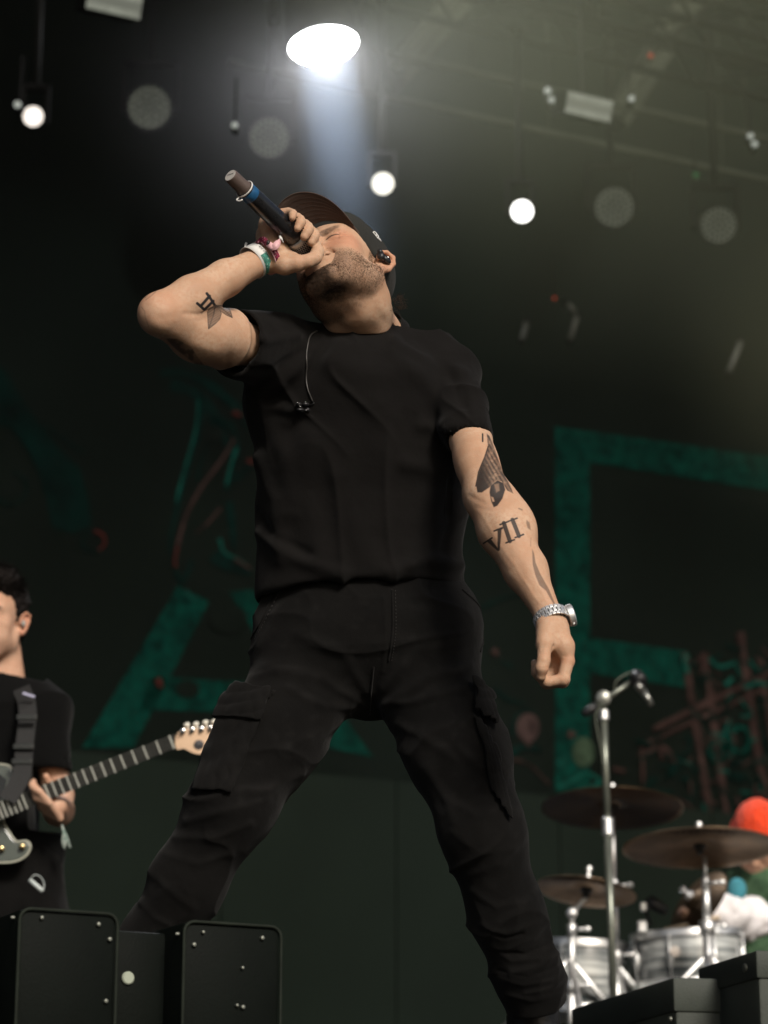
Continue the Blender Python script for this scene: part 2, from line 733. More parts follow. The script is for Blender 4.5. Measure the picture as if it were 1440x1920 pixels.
M_GREEN = green_mat('green_print_ink', (.000, .006, .0042), (.001, .034, .024), 15)
M_GREEND = green_mat('faint_green_print_ink', (.001, .004, .003), (.001, .013, .010), 4)
M_GREENL = green_mat('bright_green_print_ink', (.002, .022, .016), (.005, .062, .046), 9)
M_PINKD = mat('dull_pink_print_ink', (.026, .015, .013), rough=.9, spec=.04, var=.6, scale=9, detail=6)
M_REDD = mat('dull_red_print_ink', (.045, .010, .008), rough=.9, spec=.04, var=.5, scale=8)
M_BLK = mat('black_print_ink', (.0034, .0055, .0040), rough=.92, spec=.04, var=.3, scale=2)


def bpt(x, y, lift):
    return WP(x, y, BD - lift)


def sheet(name, polys, m, lift, par=None):
    mb = MB()
    for poly in polys:
        P3 = [bpt(x, y, lift) for x, y in poly]
        mb.add(P3, [tuple(range(len(P3)))])
    return mb.build(name, m, par or bdrop)


def strokes_sheet(name, items, m, lift, par=None):
    mb = MB()
    for pts, w0, w1 in items:
        n = max(6, len(pts) * 5)
        C = spline(pts, n)
        Vv, Ff = [], []
        for i, p in enumerate(C):
            t = C[min(i + 1, n - 1)] - C[max(i - 1, 0)]
            t = t / (np.linalg.norm(t) + 1e-9)
            q = np.array([-t[1], t[0]])
            w = (w0 + (w1 - w0) * i / (n - 1)) * (.75 + .5 * random.random()) / 2
            Vv += [bpt(*(p - q * w), lift), bpt(*(p + q * w), lift)]
            if i:
                Ff.append((2 * i - 2, 2 * i - 1, 2 * i + 1, 2 * i))
        mb.add(Vv, Ff)
    return mb.build(name, m, par or bdrop)


# the large block letter at the right and its picture
sheet('printed_letter', [[(1041, 800), (1560, 872), (1560, 938), (1106, 866), (1106, 1196), (1290, 1222), (1292, 1290), (1106, 1262), (1106, 1478), (1041, 1486)]], M_GREEN, .004)
# the leaning letter at the left: two legs and a crossbar
sheet('printed_letter', [[(334, 1098), (392, 1128), (250, 1402), (154, 1402)], [(286, 1268), (470, 1280), (470, 1336), (262, 1330)], [(430, 1110), (470, 1105), (700, 1420), (610, 1400)]], M_GREEN, .004)
sheet('printed_letter', [[(-60, 690), (6, 690), (48, 760), (78, 800), (118, 850), (150, 880), (166, 940), (172, 985), (140, 1000), (98, 990), (86, 930), (66, 870), (34, 810), (-60, 770)]], M_GREEND, .004)
strokes_sheet('printed_line', [([(0, 770), (50, 830), (70, 870)], 14, 8), ([(100, 850), (128, 900), (150, 960)], 16, 10), ([(90, 800), (130, 830), (160, 850)], 5, 3), ([(76, 815), (84, 800), (88, 790)], 4, 3)], M_GREEND, .010)
rg = lambda cx, cy, rx, ry, n=16, a0=0, a1=6.3: [(cx + rx * math.cos(a0 + (a1 - a0) * i / n), cy + ry * math.sin(a0 + (a1 - a0) * i / n)) for i in range(n + 1)]
strokes_sheet('printed_ring', [(rg(176, 1016, 21, 18, a0=1.2, a1=4.6), 6, 5)], M_GREEND, .010)
strokes_sheet('printed_ring', [(rg(176, 1014, 21, 18, a0=-1.6, a1=1.2), 6, 4)], M_REDD, .012)
strokes_sheet('printed_ring', [(rg(20, 915, 30, 30, a0=-1.5, a1=2.4), 4, 4)], M_GREEND, .010)
# drawing behind the singer's arm
strokes_sheet('printed_line', [([(300, 700), (340, 698), (390, 720), (440, 760), (470, 800)], 14, 18), ([(320, 720), (370, 740), (420, 800)], 22, 16), ([(380, 740), (376, 800), (352, 880), (330, 960), (320, 1020), (330, 1070), (342, 1095)], 10, 7),
                               ([(400, 780), (420, 820), (440, 860)], 20, 12), ([(430, 790), (446, 830), (440, 880), (424, 920)], 10, 6), ([(392, 830), (376, 870), (370, 900)], 9, 5), ([(340, 1090), (352, 1075), (360, 1050)], 10, 8),
                               ([(400, 1040), (430, 1060), (470, 1075)], 24, 14), ([(440, 900), (460, 880), (478, 870)], 14, 9), ([(430, 940), (436, 990), (440, 1030)], 14, 10)], M_GREEND, .008)
strokes_sheet('printed_line', [([(372, 750), (366, 810), (346, 880), (330, 940)], 6, 5), ([(412, 1010), (420, 1035), (440, 1046), (462, 1058)], 7, 4), ([(348, 1108), (356, 1118), (366, 1126)], 11, 7), ([(444, 838), (434, 870), (424, 910)], 7, 5)], M_GREENL, .014)
strokes_sheet('printed_line', [([(440, 822), (416, 862), (380, 910), (352, 960), (336, 1010), (328, 1050)], 5, 8), ([(415, 952), (390, 980), (368, 1000)], 5, 3), ([(440, 1048), (470, 1066)], 6, 5)], M_PINKD, .016)
strokes_sheet('printed_line', [([(332, 1025), (328, 1050), (330, 1064)], 6, 4), ([(438, 772), (452, 780)], 9, 6), ([(464, 862), (476, 868)], 9, 6), ([(296, 1272), (302, 1290)], 12, 8)], M_REDD, .018)
sheet('printed_patch', [rg(352, 1292, 22, 17), rg(428, 1160, 36, 28), rg(404, 816, 16, 18)], M_BLK, .012)
# drawing round the lower right: leaning posts, rails and busy outlines
posts = [([(1285, 1225), (1300, 1330), (1318, 1440), (1332, 1528)], 12, 10), ([(1320, 1225), (1336, 1330), (1350, 1440), (1366, 1540)], 13, 11), ([(1388, 1185), (1404, 1290), (1420, 1400), (1440, 1500)], 14, 12), ([(1424, 1230), (1440, 1330), (1460, 1430)], 12, 10)]
strokes_sheet('printed_post', [(p, a + 8, b + 8) for p, a, b in posts], M_BLK, .012)
strokes_sheet('printed_post', posts, M_PINKD, .016)
strokes_sheet('printed_rail', [([(1225, 1368), (1300, 1330), (1400, 1282), (1450, 1258)], 11, 11), ([(1215, 1392), (1300, 1352), (1440, 1290)], 8, 8), ([(1200, 1420), (1240, 1400), (1268, 1430)], 10, 8), ([(1235, 1395), (1244, 1425)], 8, 6), ([(1204, 1400), (1206, 1470)], 8, 6)], M_PINKD, .018)
gl = []
for k_ in range(95):
    x = random.uniform(1195, 1450); y = random.uniform(1215, 1530)
    if x < 1290 and y < 1360: continue
    a = random.uniform(0, 6.3); L_ = random.uniform(10, 40)
    gl.append(([(x, y), (x + L_ * .5 * math.cos(a) + random.uniform(-6, 6), y + L_ * .5 * math.sin(a)), (x + L_ * math.cos(a), y + L_ * math.sin(a))], random.uniform(3, 8), random.uniform(2, 5)))
strokes_sheet('printed_scribble', gl, M_GREEND, .020)
gl2 = []
for k_ in range(64):
    x = random.uniform(1290, 1450); y = random.uniform(1230, 1530)
    a = random.uniform(0, 6.3); L_ = random.uniform(8, 30)
    gl2.append(([(x, y), (x + L_ * .5 * math.cos(a) + random.uniform(-5, 5), y + L_ * .5 * math.sin(a)), (x + L_ * math.cos(a), y + L_ * math.sin(a))], random.uniform(3, 6), random.uniform(2, 4)))
strokes_sheet('printed_scribble', gl2[:44], M_PINKD, .022)
strokes_sheet('printed_scribble', gl2[44:] + [([(1330, 1235), (1350, 1250), (1380, 1242)], 8, 6), ([(1290, 1262), (1283, 1240), (1290, 1228)], 9, 6), ([(1395, 1290), (1420, 1280), (1440, 1285)], 8, 6), ([(1360, 1285), (1375, 1270)], 10, 7)], M_GREENL, .024)
strokes_sheet('printed_ring', [(rg(1386, 1386, 20, 24), 7, 7), (rg(1345, 1410, 14, 20), 5, 5)], M_GREEN, .026)
# figures at the foot of the letter
strokes_sheet('printed_line', [([(1044, 1478), (1080, 1460), (1100, 1448), (1130, 1466)], 9, 6), ([(1130, 1466), (1100, 1480), (1060, 1490)], 7, 5), ([(1048, 1436), (1062, 1420), (1056, 1440)], 12, 8)], M_GREENL, .014)
sheet('printed_patch', [rg(1094, 1410, 21, 28)], mat('olive_print_ink', (.022, .036, .022), rough=.9, spec=.04, var=.5, scale=10), .012)
sheet('printed_patch', [rg(990, 1364, 22, 27)], mat('rose_print_ink', (.036, .023, .021), rough=.9, spec=.04, var=.6, scale=9), .008)
strokes_sheet('printed_line', [(rg(990, 1364, 27, 32, a0=2.6, a1=5.2), 6, 4), ([(950, 1420), (980, 1400), (1015, 1406)], 14, 8), ([(890, 1145), (940, 1122), (985, 1110)], 5, 3), ([(930, 1290), (950, 1310), (985, 1320)], 5, 3), ([(960, 1250), (940, 1240)], 5, 3)], M_GREEND, .012)
strokes_sheet('printed_line', [([(1066, 1374), (1078, 1380)], 14, 10), ([(1150, 1440), (1172, 1446)], 9, 7), ([(924, 1218), (934, 1226)], 12, 9), ([(985, 1390), (995, 1398)], 9, 7), ([(940, 1420), (990, 1432), (1030, 1470)], 4, 3)], M_PINKD, .016)

# ---- grey cloth-covered riser wall under the backdrop
gw = root('grey_riser_wall', WP(760, 1900, 13.6), 'dull grey cloth-covered wall standing under the printed backdrop', 'wall')
p0, p1 = WP(-700, 1405 + .103 * (-860), 13.6), WP(2100, 1405 + .103 * 1940, 13.6)
zt = WP(760, 1467, 13.6)[2]
mb = MB()
q0, q1 = p0.copy(), p1.copy()
q0[2] = q1[2] = STAGE_Z + .004
xs = [q0 + (q1 - q0) * i / 9 for i in range(10)]
for i in range(9):
    a, b = xs[i] + UDIR * .004, xs[i + 1] - UDIR * .004
    pn = MB()
    pn.prism([a, b, b + NDIR * .06, a + NDIR * .06], np.array([0, 0, zt - STAGE_Z - .004]))
    pn.build('panel', M_GREY, gw)

# ---- haze in the air over the stage (the sky stays outside)
hz = MB()
hz.box((0, 0, 5.0), (84, 84, 12.2))
hm = bpy.data.materials.new('stage_haze')
hm.use_nodes = True
hn_ = hm.node_tree.nodes
hn_.remove(hn_['Principled BSDF'])
pv = hn_.new('ShaderNodeVolumePrincipled')
pv.inputs['Color'].default_value = (.86, .88, .78, 1)
pv.inputs['Density'].default_value = 0.0005
pv.inputs['Anisotropy'].default_value = 0.35
hm.node_tree.links.new(pv.outputs[0], hn_['Material Output'].inputs['Volume'])
haze = hz.build('haze', hm)
props(haze, kind='stuff')


# roof beams and thin pipes that show faintly through the smoke
M_BEAM = mat('grey_roof_beam', (.045, .050, .038), rough=.8, spec=.05, var=.2, scale=3)
for a_, b_, r_, lab in ((WP(905, -60, 12.6), WP(735, 150, 12.6), .075, 'faint grey roof beam slanting down just right of the blazing lamp'), (WP(1330, -60, 12.6), WP(1150, 230, 12.6), .070, 'faint grey roof beam slanting behind the strobe panel at the upper right')):
    rb_ = root('roof_beam', a_, lab, 'beam', 'roof beams over the stage')
    ax_b = frame_axes(b_ - a_)
    MB().box((a_ + b_) / 2, (r_ * 2, r_ * 2, float(np.linalg.norm(b_ - a_))), ax_b, .01).build('girder', M_BEAM, rb_)
    MB().box(a_ + (b_ - a_) * .5 - NDIR * r_ * 1.05, (r_ * 1.2, r_ * .3, float(np.linalg.norm(b_ - a_)) * .98), ax_b).build('flange', M_BEAM, rb_)
for a_, b_, lab in ((WP(430, 118, 12.2), WP(1560, 366, 12.2), 'long thin pipe running faintly across the upper right, lower of the two'), (WP(700, 95, 12.2), WP(1560, 288, 12.2), 'long thin pipe running faintly across the upper right, higher of the two')):
    rb_ = root('rigging_pipe', a_, lab, 'pipe', 'thin pipes across the stage top')
    MB().tube([a_, b_], .020, 8).build('tube', M_BEAM, rb_, True)
    for t_q in (.2, .5, .8):
        c_q = a_ + (b_ - a_) * t_q
        MB().tube([c_q, c_q + np.array([0, 0, 1.6])], .006, 5).build('hanger', M_BEAM, rb_, True)

# thin stage smoke: soft banks of it hang under the roof on the right, one added round the blazing lamp for its halo
def smoke(c, rad, dens, col, an=.2, noise=.0):
    """a soft bank of smoke: density falls smoothly to nothing at the edge of an ellipsoid"""
    mb = MB()
    mb.ball((0, 0, 0), 1.0, 24)
    m = bpy.data.materials.new('stage_smoke')
    m.use_nodes = True
    nt = m.node_tree
    n = nt.nodes
    n.remove(n['Principled BSDF'])
    v = n.new('ShaderNodeVolumePrincipled')
    v.inputs['Color'].default_value = (*col, 1)
    v.inputs['Anisotropy'].default_value = an
    tc = n.new('ShaderNodeTexCoord')
    ln_ = n.new('ShaderNodeVectorMath')
    ln_.operation = 'LENGTH'
    nt.links.new(tc.outputs['Object'], ln_.inputs[0])
    mr = n.new('ShaderNodeMapRange')
    mr.interpolation_type = 'SMOOTHERSTEP'
    mr.inputs['From Min'].default_value = 1.0
    mr.inputs['From Max'].default_value = 0.0
    mr.inputs['To Min'].default_value = 0.0
    mr.inputs['To Max'].default_value = dens
    nt.links.new(ln_.outputs['Value'], mr.inputs['Value'])
    out = mr.outputs['Result']
    if noise:
        tx = n.new('ShaderNodeTexNoise')
        tx.inputs['Scale'].default_value = 2.2
        tx.inputs['Detail'].default_value = 2
        nt.links.new(tc.outputs['Object'], tx.inputs['Vector'])
        r2_ = n.new('ShaderNodeMapRange')
        r2_.inputs['From Min'].default_value = .3
        r2_.inputs['From Max'].default_value = .7
        r2_.inputs['To Min'].default_value = 1 - noise
        r2_.inputs['To Max'].default_value = 1 + noise
        nt.links.new(tx.outputs['Fac'], r2_.inputs['Value'])
        mu = n.new('ShaderNodeMath')
        mu.operation = 'MULTIPLY'
        nt.links.new(out, mu.inputs[0])
        nt.links.new(r2_.outputs['Result'], mu.inputs[1])
        out = mu.outputs[0]
    nt.links.new(out, v.inputs['Density'])
    nt.links.new(v.outputs[0], n['Material Output'].inputs['Volume'])
    try:
        m.cycles.volume_sampling = 'MULTIPLE_IMPORTANCE'
    except Exception:
        pass
    o = mb.build('smoke', m, None, True)
    o.location = c
    o.scale = rad
    props(o, kind='stuff')


smoke(W(1420, -40, 8.9), (2.6, 1.6, 2.1), .078, (.88, .92, .60), noise=.65)
smoke(W(960, 0, 9.2), (1.5, 1.0, 1.0), .045, (.88, .92, .74), noise=.6)
smoke(W(1560, 640, 8.6), (.75, .8, .85), .09, (.93, .93, .55), noise=.3)
smoke(W(612, 90, 10.4), (1.45, .80, 1.45), .034, (.93, .93, .97), noise=.25)

# ================================================================== LIGHT RIG
M_HOUSE = mat('black_lamp_housing', (.004, .004, .004), rough=.7, var=.2, spec=.03)


def emit_mat(name, col, strength, rings=False):
    m, nt, b = new_mat(name)
    b.inputs['Base Color'].default_value = (.02, .02, .018, 1)
    b.inputs['Specular IOR Level'].default_value = .05
    b.inputs['Roughness'].default_value = .25
    b.inputs['Emission Color'].default_value = (*col, 1)
    b.inputs['Emission Strength'].default_value = strength
    if rings:
        tc = nt.nodes.new('ShaderNodeTexCoord')
        n = nt.nodes.new('ShaderNodeTexNoise'); n.inputs['Scale'].default_value = 30
        nt.links.new(tc.outputs['Object'], n.inputs['Vector'])
        mr = nt.nodes.new('ShaderNodeMapRange')
        mr.inputs['To Min'].default_value = strength * .6
        mr.inputs['To Max'].default_value = strength * 1.4
        nt.links.new(n.outputs['Fac'], mr.inputs['Value'])
        nt.links.new(mr.outputs['Result'], b.inputs['Emission Strength'])
    return m


M_LENSDIM = emit_mat('dim_led_lens', (.50, .54, .40), .085, True)  # weak emission stands in for daylight reflected by the unlit lenses
M_LENSGAP = emit_mat('led_face_plate', (.50, .54, .40), .04)  # plate glows faintly for the same reflected daylight
M_LENSHOT = emit_mat('lit_warm_lens', (1.0, .96, .82), 1.25, True)
M_LENSBLAZE = emit_mat('lit_white_lens', (1.0, .985, .93), 3.0)
M_LENSPINK = emit_mat('lit_blush_lens', (1.0, .90, .80), .95, True)
M_PANEL = emit_mat('strobe_panel_glass', (.66, .69, .56), .20, True)
M_PANELD = emit_mat('strobe_panel_bar', (.66, .69, .56), .13)

AIM = norm(np.array([0.05, -1, -.42]))


def lamp_fixture(name, pos, rad, label, group, lens_mat, dots, aim=AIM, top=None, depth=.26, arm=True):
    """housing with a round face, lens cells, yoke and clamp; hangs from the truss at height top"""
    r = root(name, pos, label, 'stage light', group)
    ax = frame_axes(aim)                       # rows: right, up, aim
    H_ = MB()
    H_.lathe(pos, aim, [(rad * .55, -depth), (rad * .80, -depth * .8), (rad * .95, -depth * .3), (rad * 1.10, -.03), (rad * 1.12, .012), (rad * 1.02, .012), (rad * 1.0, -.004)], 30)
    H_.build('housing', M_HOUSE, r, auto=40)
    if dots:
        MB().lathe(pos, aim, [(rad * 1.0, -.010), (rad * .98, -.006)], 30).build('face_plate', M_LENSGAP, r)
        D_ = MB()
        cells = [(0, 0, rad * .13)]
        for ring_, (rr, n) in enumerate(((.34, 7), (.60, 13), (.85, 19))):
            for k_ in range(n):
                a = 2 * math.pi * (k_ + .5 * ring_) / n
                cells.append((rad * rr * math.cos(a), rad * rr * math.sin(a), rad * .118))
        for (x, y, q) in cells:
            D_.ball(pos + ax[0] * x + ax[1] * y + ax[2] * -.004, (q, q, q * .4), 8, ax)
        D_.build('lens_cells', lens_mat, r, True)['kind'] = 'stuff'
    else:
        L_ = MB()
        L_.lathe(pos, aim, [(rad * 1.0, -.006), (rad * .95, .004), (rad * .7, .018), (rad * .35, .027), (.001, .030)], 30)
        L_.build('lens', lens_mat, r, True)
    if arm:
        Y_ = MB()
        hb = pos - aim * depth * .35
        side = ax[0]
        top_c = hb + np.array([0, 0, rad * 1.5 + .06])
        for s_ in (-1, 1):
            Y_.box(hb + side * s_ * rad * 1.2 + np.array([0, 0, (rad * 1.5 + .06) / 2]), (.018, .05, rad * 1.5 + .10), np.array([side, np.cross((0, 0, 1), side), (0, 0, 1)]))
        Y_.box(top_c + np.array([0, 0, .012]), (rad * 2.4 + .02, .05, .02), np.array([side, np.cross((0, 0, 1), side), (0, 0, 1)]))
        Y_.build('yoke', M_HOUSE, r)
        if top is not None:
            C_ = MB()
            C_.tube([top_c + np.array([0, 0, .02]), np.array([top_c[0], top_c[1], max(top, top_c[2] + .05)])], .018, 8)
            C_.ball(np.array([top_c[0], top_c[1], max(top, top_c[2] + .05)]), .045, 10)
            C_.build('clamp', M_ALU, r, True)
    return r


def truss(u0, u1, n, z, label, s=.34, rad=.020):
    r = root('lighting_truss', SP_((u0 + u1) / 2, n, z), label, 'truss', 'lighting trusses over the stage')
    corners = [(-s / 2, 0), (s / 2, 0), (-s / 2, s), (s / 2, s)]
    for (a, b) in corners:
        MB().tube([SP_(u0, n + a, z + b), SP_(u1, n + a, z + b)], rad, 8).build('chord', M_ALU, r, True)
    L_ = MB()
    k_ = int((u1 - u0) / s)
    for i in range(k_):
        ua, ub = u0 + (u1 - u0) * i / k_, u0 + (u1 - u0) * (i + 1) / k_
        for (c0, c1) in ((corners[0], corners[2]), (corners[1], corners[3]), (corners[0], corners[1]), (corners[2], corners[3])):
            p, q = (c0, c1) if i % 2 else (c1, c0)
            L_.tube([SP_(ua, n + p[0], z + p[1]), SP_(ub, n + q[0], z + q[1])], rad * .5, 5, False)
    L_.build('lacing', M_ALU, r)['kind'] = 'stuff'
    return r


# positions measured on the plane of each truss
D1, D2, D3 = 10.8, 11.6, 10.2
hot = [(62, 218, 24, M_LENSPINK, 'small round warm lamp with a blush rim, alone near the upper left corner'), (718, 344, 25, M_LENSHOT, 'small round pale lamp glowing just above the black cap'),
       (979, 396, 25, M_LENSBLAZE, 'small round blazing white lamp to the right of the cap')]
dim = [(280, 201, 46, 'large dim lamp whose face shows rings of small lenses, upper left'), (505, 258, 43, 'large dim lamp between the raised microphone and the beam of light'),
       (1152, 388, 43, 'large dim grey lamp next to the blazing white one'), (1348, 422, 40, 'large dim lamp furthest to the right of its row')]
z1 = np.mean([WP(x, y, D1)[2] for x, y, *_ in hot]) + 1.0
z2 = np.mean([WP(x, y, D2)[2] for x, y, *_ in dim]) + 1.15
truss(-7, 9.5, nd(D1), z1, 'aluminium truss carrying the small bright lamps')
truss(-7, 9.5, nd(D2) + .1, z2, 'aluminium truss behind carrying the large dim lamps')
for x, y, rp, m_, lab in hot:
    p = WP(x, y, D1)
    dist = float((p - CAM) @ np.array([0, CP, SP]))
    lamp_fixture('spot_lamp', p, (rp - 5) / FPX * dist, lab, 'small bright lamps on the truss', m_, False, top=z1)
for x, y, rp, lab in dim:
    p = WP(x, y, D2)
    dist = float((p - CAM) @ np.array([0, CP, SP]))
    lamp_fixture('wash_light', p, (rp - 5) / FPX * dist, lab, 'large dim wash lights', M_LENSDIM, True, top=z2)

# strobe panels on the front truss
z3 = np.mean([WP(x, y, D3)[2] for x, y in ((215, 5), (1105, 200))]) + 1.5
truss(-7, 9.5, nd(D3), z3, 'aluminium truss carrying the pale rectangular panels')
for x, y, lab in ((1105, 200, 'pale rectangular strobe panel with horizontal bars, upper right'), (215, 4, 'pale rectangular strobe panel cut by the top edge, upper left')):
    p = WP(x, y, D3)
    r = root('strobe_panel', p, lab, 'stage light', 'rectangular strobe panels')
    aim = norm(-NDIR + np.array([0, 0, -.35]))
    ax = frame_axes(aim)
    w_, h_ = .238, .100
    MB().box(p - aim * .07, (w_ * 1.04, h_ * 1.08, .12), ax, .008).build('housing', M_HOUSE, r)
    for k_ in range(3):
        MB().box(p + ax[1] * (k_ - 1) * h_ * .33, (w_, h_ * .27, .012), ax, .003).build('tube_bar', M_PANEL if k_ != 1 else M_PANELD, r)
    MB().box(p - ax[2] * .002, (w_ * 1.0, h_, .004), ax).build('reflector', M_PANELD, r)
    mbk = MB()
    mbk.tube([p - aim * .07 + ax[1] * h_ * .5, np.array([p[0] - aim[0] * .07, p[1] + .07, z3])], .014, 8)
    mbk.build('bracket', M_ALU, r)

# small clamps and pilot lights that catch the eye high up
M_PILOT = emit_mat('pale_pilot_lens', (.8, .85, .75), .30)
M_RED = emit_mat('red_pilot_lens', (1.0, .09, .03), .26)
M_GRN = emit_mat('green_pilot_lens', (.03, .5, .12), .10)


def pilot(x, y, d, r_, m_, lab, grp, stretch=1.0):
    p = WP(x, y, d)
    r = root('pilot_lamp', p, lab, 'pilot lamp', grp)
    MB().ball(p, (r_ * stretch, r_, r_), 10, frame_axes(AIM)).build('lens', m_, r, True)
    MB().lathe(p + np.array([0, .006, 0]), (0, 1, .1), [(r_ * .9, -.004), (r_ * 1.15, .0), (r_ * 1.15, .07), (r_ * .5, .09)], 12).build('holder', M_HOUSE, r)
    MB().tube([p + np.array([0, .05, 0]), p + np.array([0, .07, .25])], .006, 6).build('hanger', M_HOUSE, r)


for x, y, q, lab in ((1027, 170, 10, 'tiny pale pilot lamp, upper one of the pair left of the strobe panel'), (1034, 187, 9, 'tiny pale pilot lamp, lower one of the pair left of the strobe panel'),
                     (1184, 185, 9, 'tiny pale pilot lamp close to the right end of the strobe panel'), (1407, 255, 9, 'tiny pale pilot lamp, upper one of the pair at the right edge'),
                     (1415, 270, 9, 'tiny pale pilot lamp, lower one of the pair at the right edge'), (33, 196, 9, 'small pale pilot lamp above the blush lamp at the upper left')):
    pilot(x, y, D3, q / FPX * 10.5 * .8, M_PILOT, lab, 'tiny pale pilot lamps')
pilot(440, 235, D3, .014, M_PILOT, 'small pale pilot lamp left of the dim lamp over the microphone', 'tiny pale pilot lamps')
pilot(1220, 104, D3, .010, M_RED, 'small red pilot lamp high above the strobe panel', 'small red pilot lamps', 1.3)
pilot(1040, 559, 12.5, .008, M_RED, 'small red pilot lamp low on the dark backdrop', 'small red pilot lamps')
pilot(1305, 328, D2, .014, M_GRN, 'small green pilot lamp above the dim lamps on the right', None, 1.2)

# hanging pipes
M_PIPE = mat('pale_grey_pipe', (.05, .052, .043), rough=.6, metal=.3, var=.2)
for (x0, y0, x1, y1, d, lab) in ((988, 602, 978, 640, 12.6, 'short pale pipe hanging low beside the red pilot lamp'), (1082, 590, 1068, 640, 12.6, 'short pale pipe hanging right of the red pilot lamp'),
                                 (1390, 638, 1366, 700, 12.0, 'slanting pale pipe hanging near the right edge'), (1060, 568, 1084, 592, 12.6, 'short slanting arm joining the red pilot lamp and a pipe')):
    a, b = WP(x0, y0, d), WP(x1, y1, d)
    t_o = root('hanging_pipe', b, lab, 'pipe', 'short hanging pipes')
    MB().tube([a, b], .016, 8).build('tube', M_PIPE, t_o, True)
    MB().ball(a, .022, 8).build('end_cap', M_HOUSE, t_o, True)
    MB().ball(b, .020, 8).build('end_cap', M_HOUSE, t_o, True)

# ---- the big moving head that blazes at the top, its beam standing in the haze
bp_ = WP(607, 88, 10.45)
hr2 = norm(bp_ - CAM)
r2 = np.array([1.0, 0, 0]); u2 = norm(np.cross(r2, hr2)); t2_ = -hr2
aimB = norm(.84 * (r2 * .15 - u2 * .985) + .54 * t2_)
big = root('moving_head_light', bp_, 'big moving head light with a blazing white oval face sending a beam down', 'stage light')
rb = 66 / FPX * 11.0
BODY = MB()
BODY.lathe(bp_, aimB, [(rb * .6, -.42), (rb * .95, -.36), (rb * 1.08, -.12), (rb * 1.10, -.004), (rb * 1.02, -.002), (rb * 1.0, -.012)], 30)
BODY.build('housing', M_HOUSE, big, auto=40)
MB().lathe(bp_, aimB, [(rb * 1.0, -.010), (rb * .9, .006), (rb * .5, .02), (.001, .026)], 36).build('lens', emit_mat('blazing_lens', (1.0, 1.0, 1.0), 30.0), big, True)
hb = bp_ - aimB * .2
yk_ = MB()
for s_ in (-1, 1):
    yk_.box(hb + r2 * s_ * rb * 1.28 + np.array([0, 0, .16]), (.05, .10, .44), None, .01)
yk_.box(hb + np.array([0, 0, .42]), (rb * 2.9, .16, .10), None, .01)
yk_.build('yoke', M_HOUSE, big)
MB().box(hb + np.array([0, 0, .53]), (.34, .26, .12), None, .015).build('base', M_HOUSE, big)
al = bpy.data.lights.new('beam', 'AREA')
al.shape = 'DISK'
al.size = rb * 1.7
al.spread = R(20)
al.energy = 15
al.color = (.56, .74, 1.0)
ao = bpy.data.objects.new('beam', al)
COL.objects.link(ao)
ao.location = Vector(bp_ + aimB * .035) - big.location
ao.rotation_euler = Vector(-aimB).to_track_quat('Z', 'Y').to_euler()
ao.parent = big
pl = bpy.data.lights.new('lamp_spill', 'POINT')  # extra point light added at the lens to make the halo
pl.energy = 85
pl.shadow_soft_size = .02
pl.color = (.96, .97, 1.0)
po = bpy.data.objects.new('lamp_spill', pl)
COL.objects.link(po)
po.location = Vector(bp_ + aimB * .045) - big.location
po.parent = big

# ================================================================== PEOPLE
def mixc(nt, fac, a, b):
    n = nt.nodes.new('ShaderNodeMix')
    n.data_type = 'RGBA'
    if hasattr(fac, 'node'):
        nt.links.new(fac, n.inputs[0])
    else:
        n.inputs[0].default_value = fac
    for s, v in ((n.inputs[6], a), (n.inputs[7], b)):
        if hasattr(v, 'node'):
            nt.links.new(v, s)
        else:
            s.default_value = (*v, 1)
    return n.outputs[2]


def skin_mat(name, base, sss=0.12):
    m, nt, b = new_mat(name)
    L = nt.links
    tc = nt.nodes.new('ShaderNodeTexCoord')

    def noise(sc_, det=4):
        n = nt.nodes.new('ShaderNodeTexNoise')
        n.inputs['Scale'].default_value = sc_
        n.inputs['Detail'].default_value = det
        L.new(tc.outputs['Object'], n.inputs['Vector'])
        return n.outputs['Fac']

    def ramp(x, lo, hi):
        n = nt.nodes.new('ShaderNodeMapRange')
        n.inputs['From Min'].default_value = lo
        n.inputs['From Max'].default_value = hi
        L.new(x, n.inputs['Value'])
        return n.outputs['Result']

    def attr(a):
        n = nt.nodes.new('ShaderNodeAttribute')
        n.attribute_name = a
        return n.outputs['Fac']
    c = np.array(base)
    col = mixc(nt, ramp(noise(18), .35, .65), tuple(c * (.90, .81, .75)), tuple(np.clip(c * (1.06, 1.07, 1.07), 0, 1)))
    col = mixc(nt, ramp(noise(160, 5), .45, .75), col, tuple(c * (.93, .80, .72)))
    col = mixc(nt, attr('red'), col, tuple(c * (1.0, .62, .52)))
    col = mixc(nt, attr('stubble'), col, (.058, .038, .026))
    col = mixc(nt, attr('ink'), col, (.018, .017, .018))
    L.new(col, b.inputs['Base Color'])
    b.inputs['Roughness'].default_value = 0.58
    b.inputs['Specular IOR Level'].default_value = 0.22
    b.inputs['Subsurface Weight'].default_value = sss
    b.inputs['Subsurface Radius'].default_value = (1, .35, .18)
    b.inputs['Subsurface Scale'].default_value = 0.006
    bp = nt.nodes.new('ShaderNodeBump')
    bp.inputs['Strength'].default_value = 0.25
    bp.inputs['Distance'].default_value = 0.0015
    L.new(noise(420, 3), bp.inputs['Height'])
    L.new(bp.outputs['Normal'], b.inputs['Normal'])
    return m


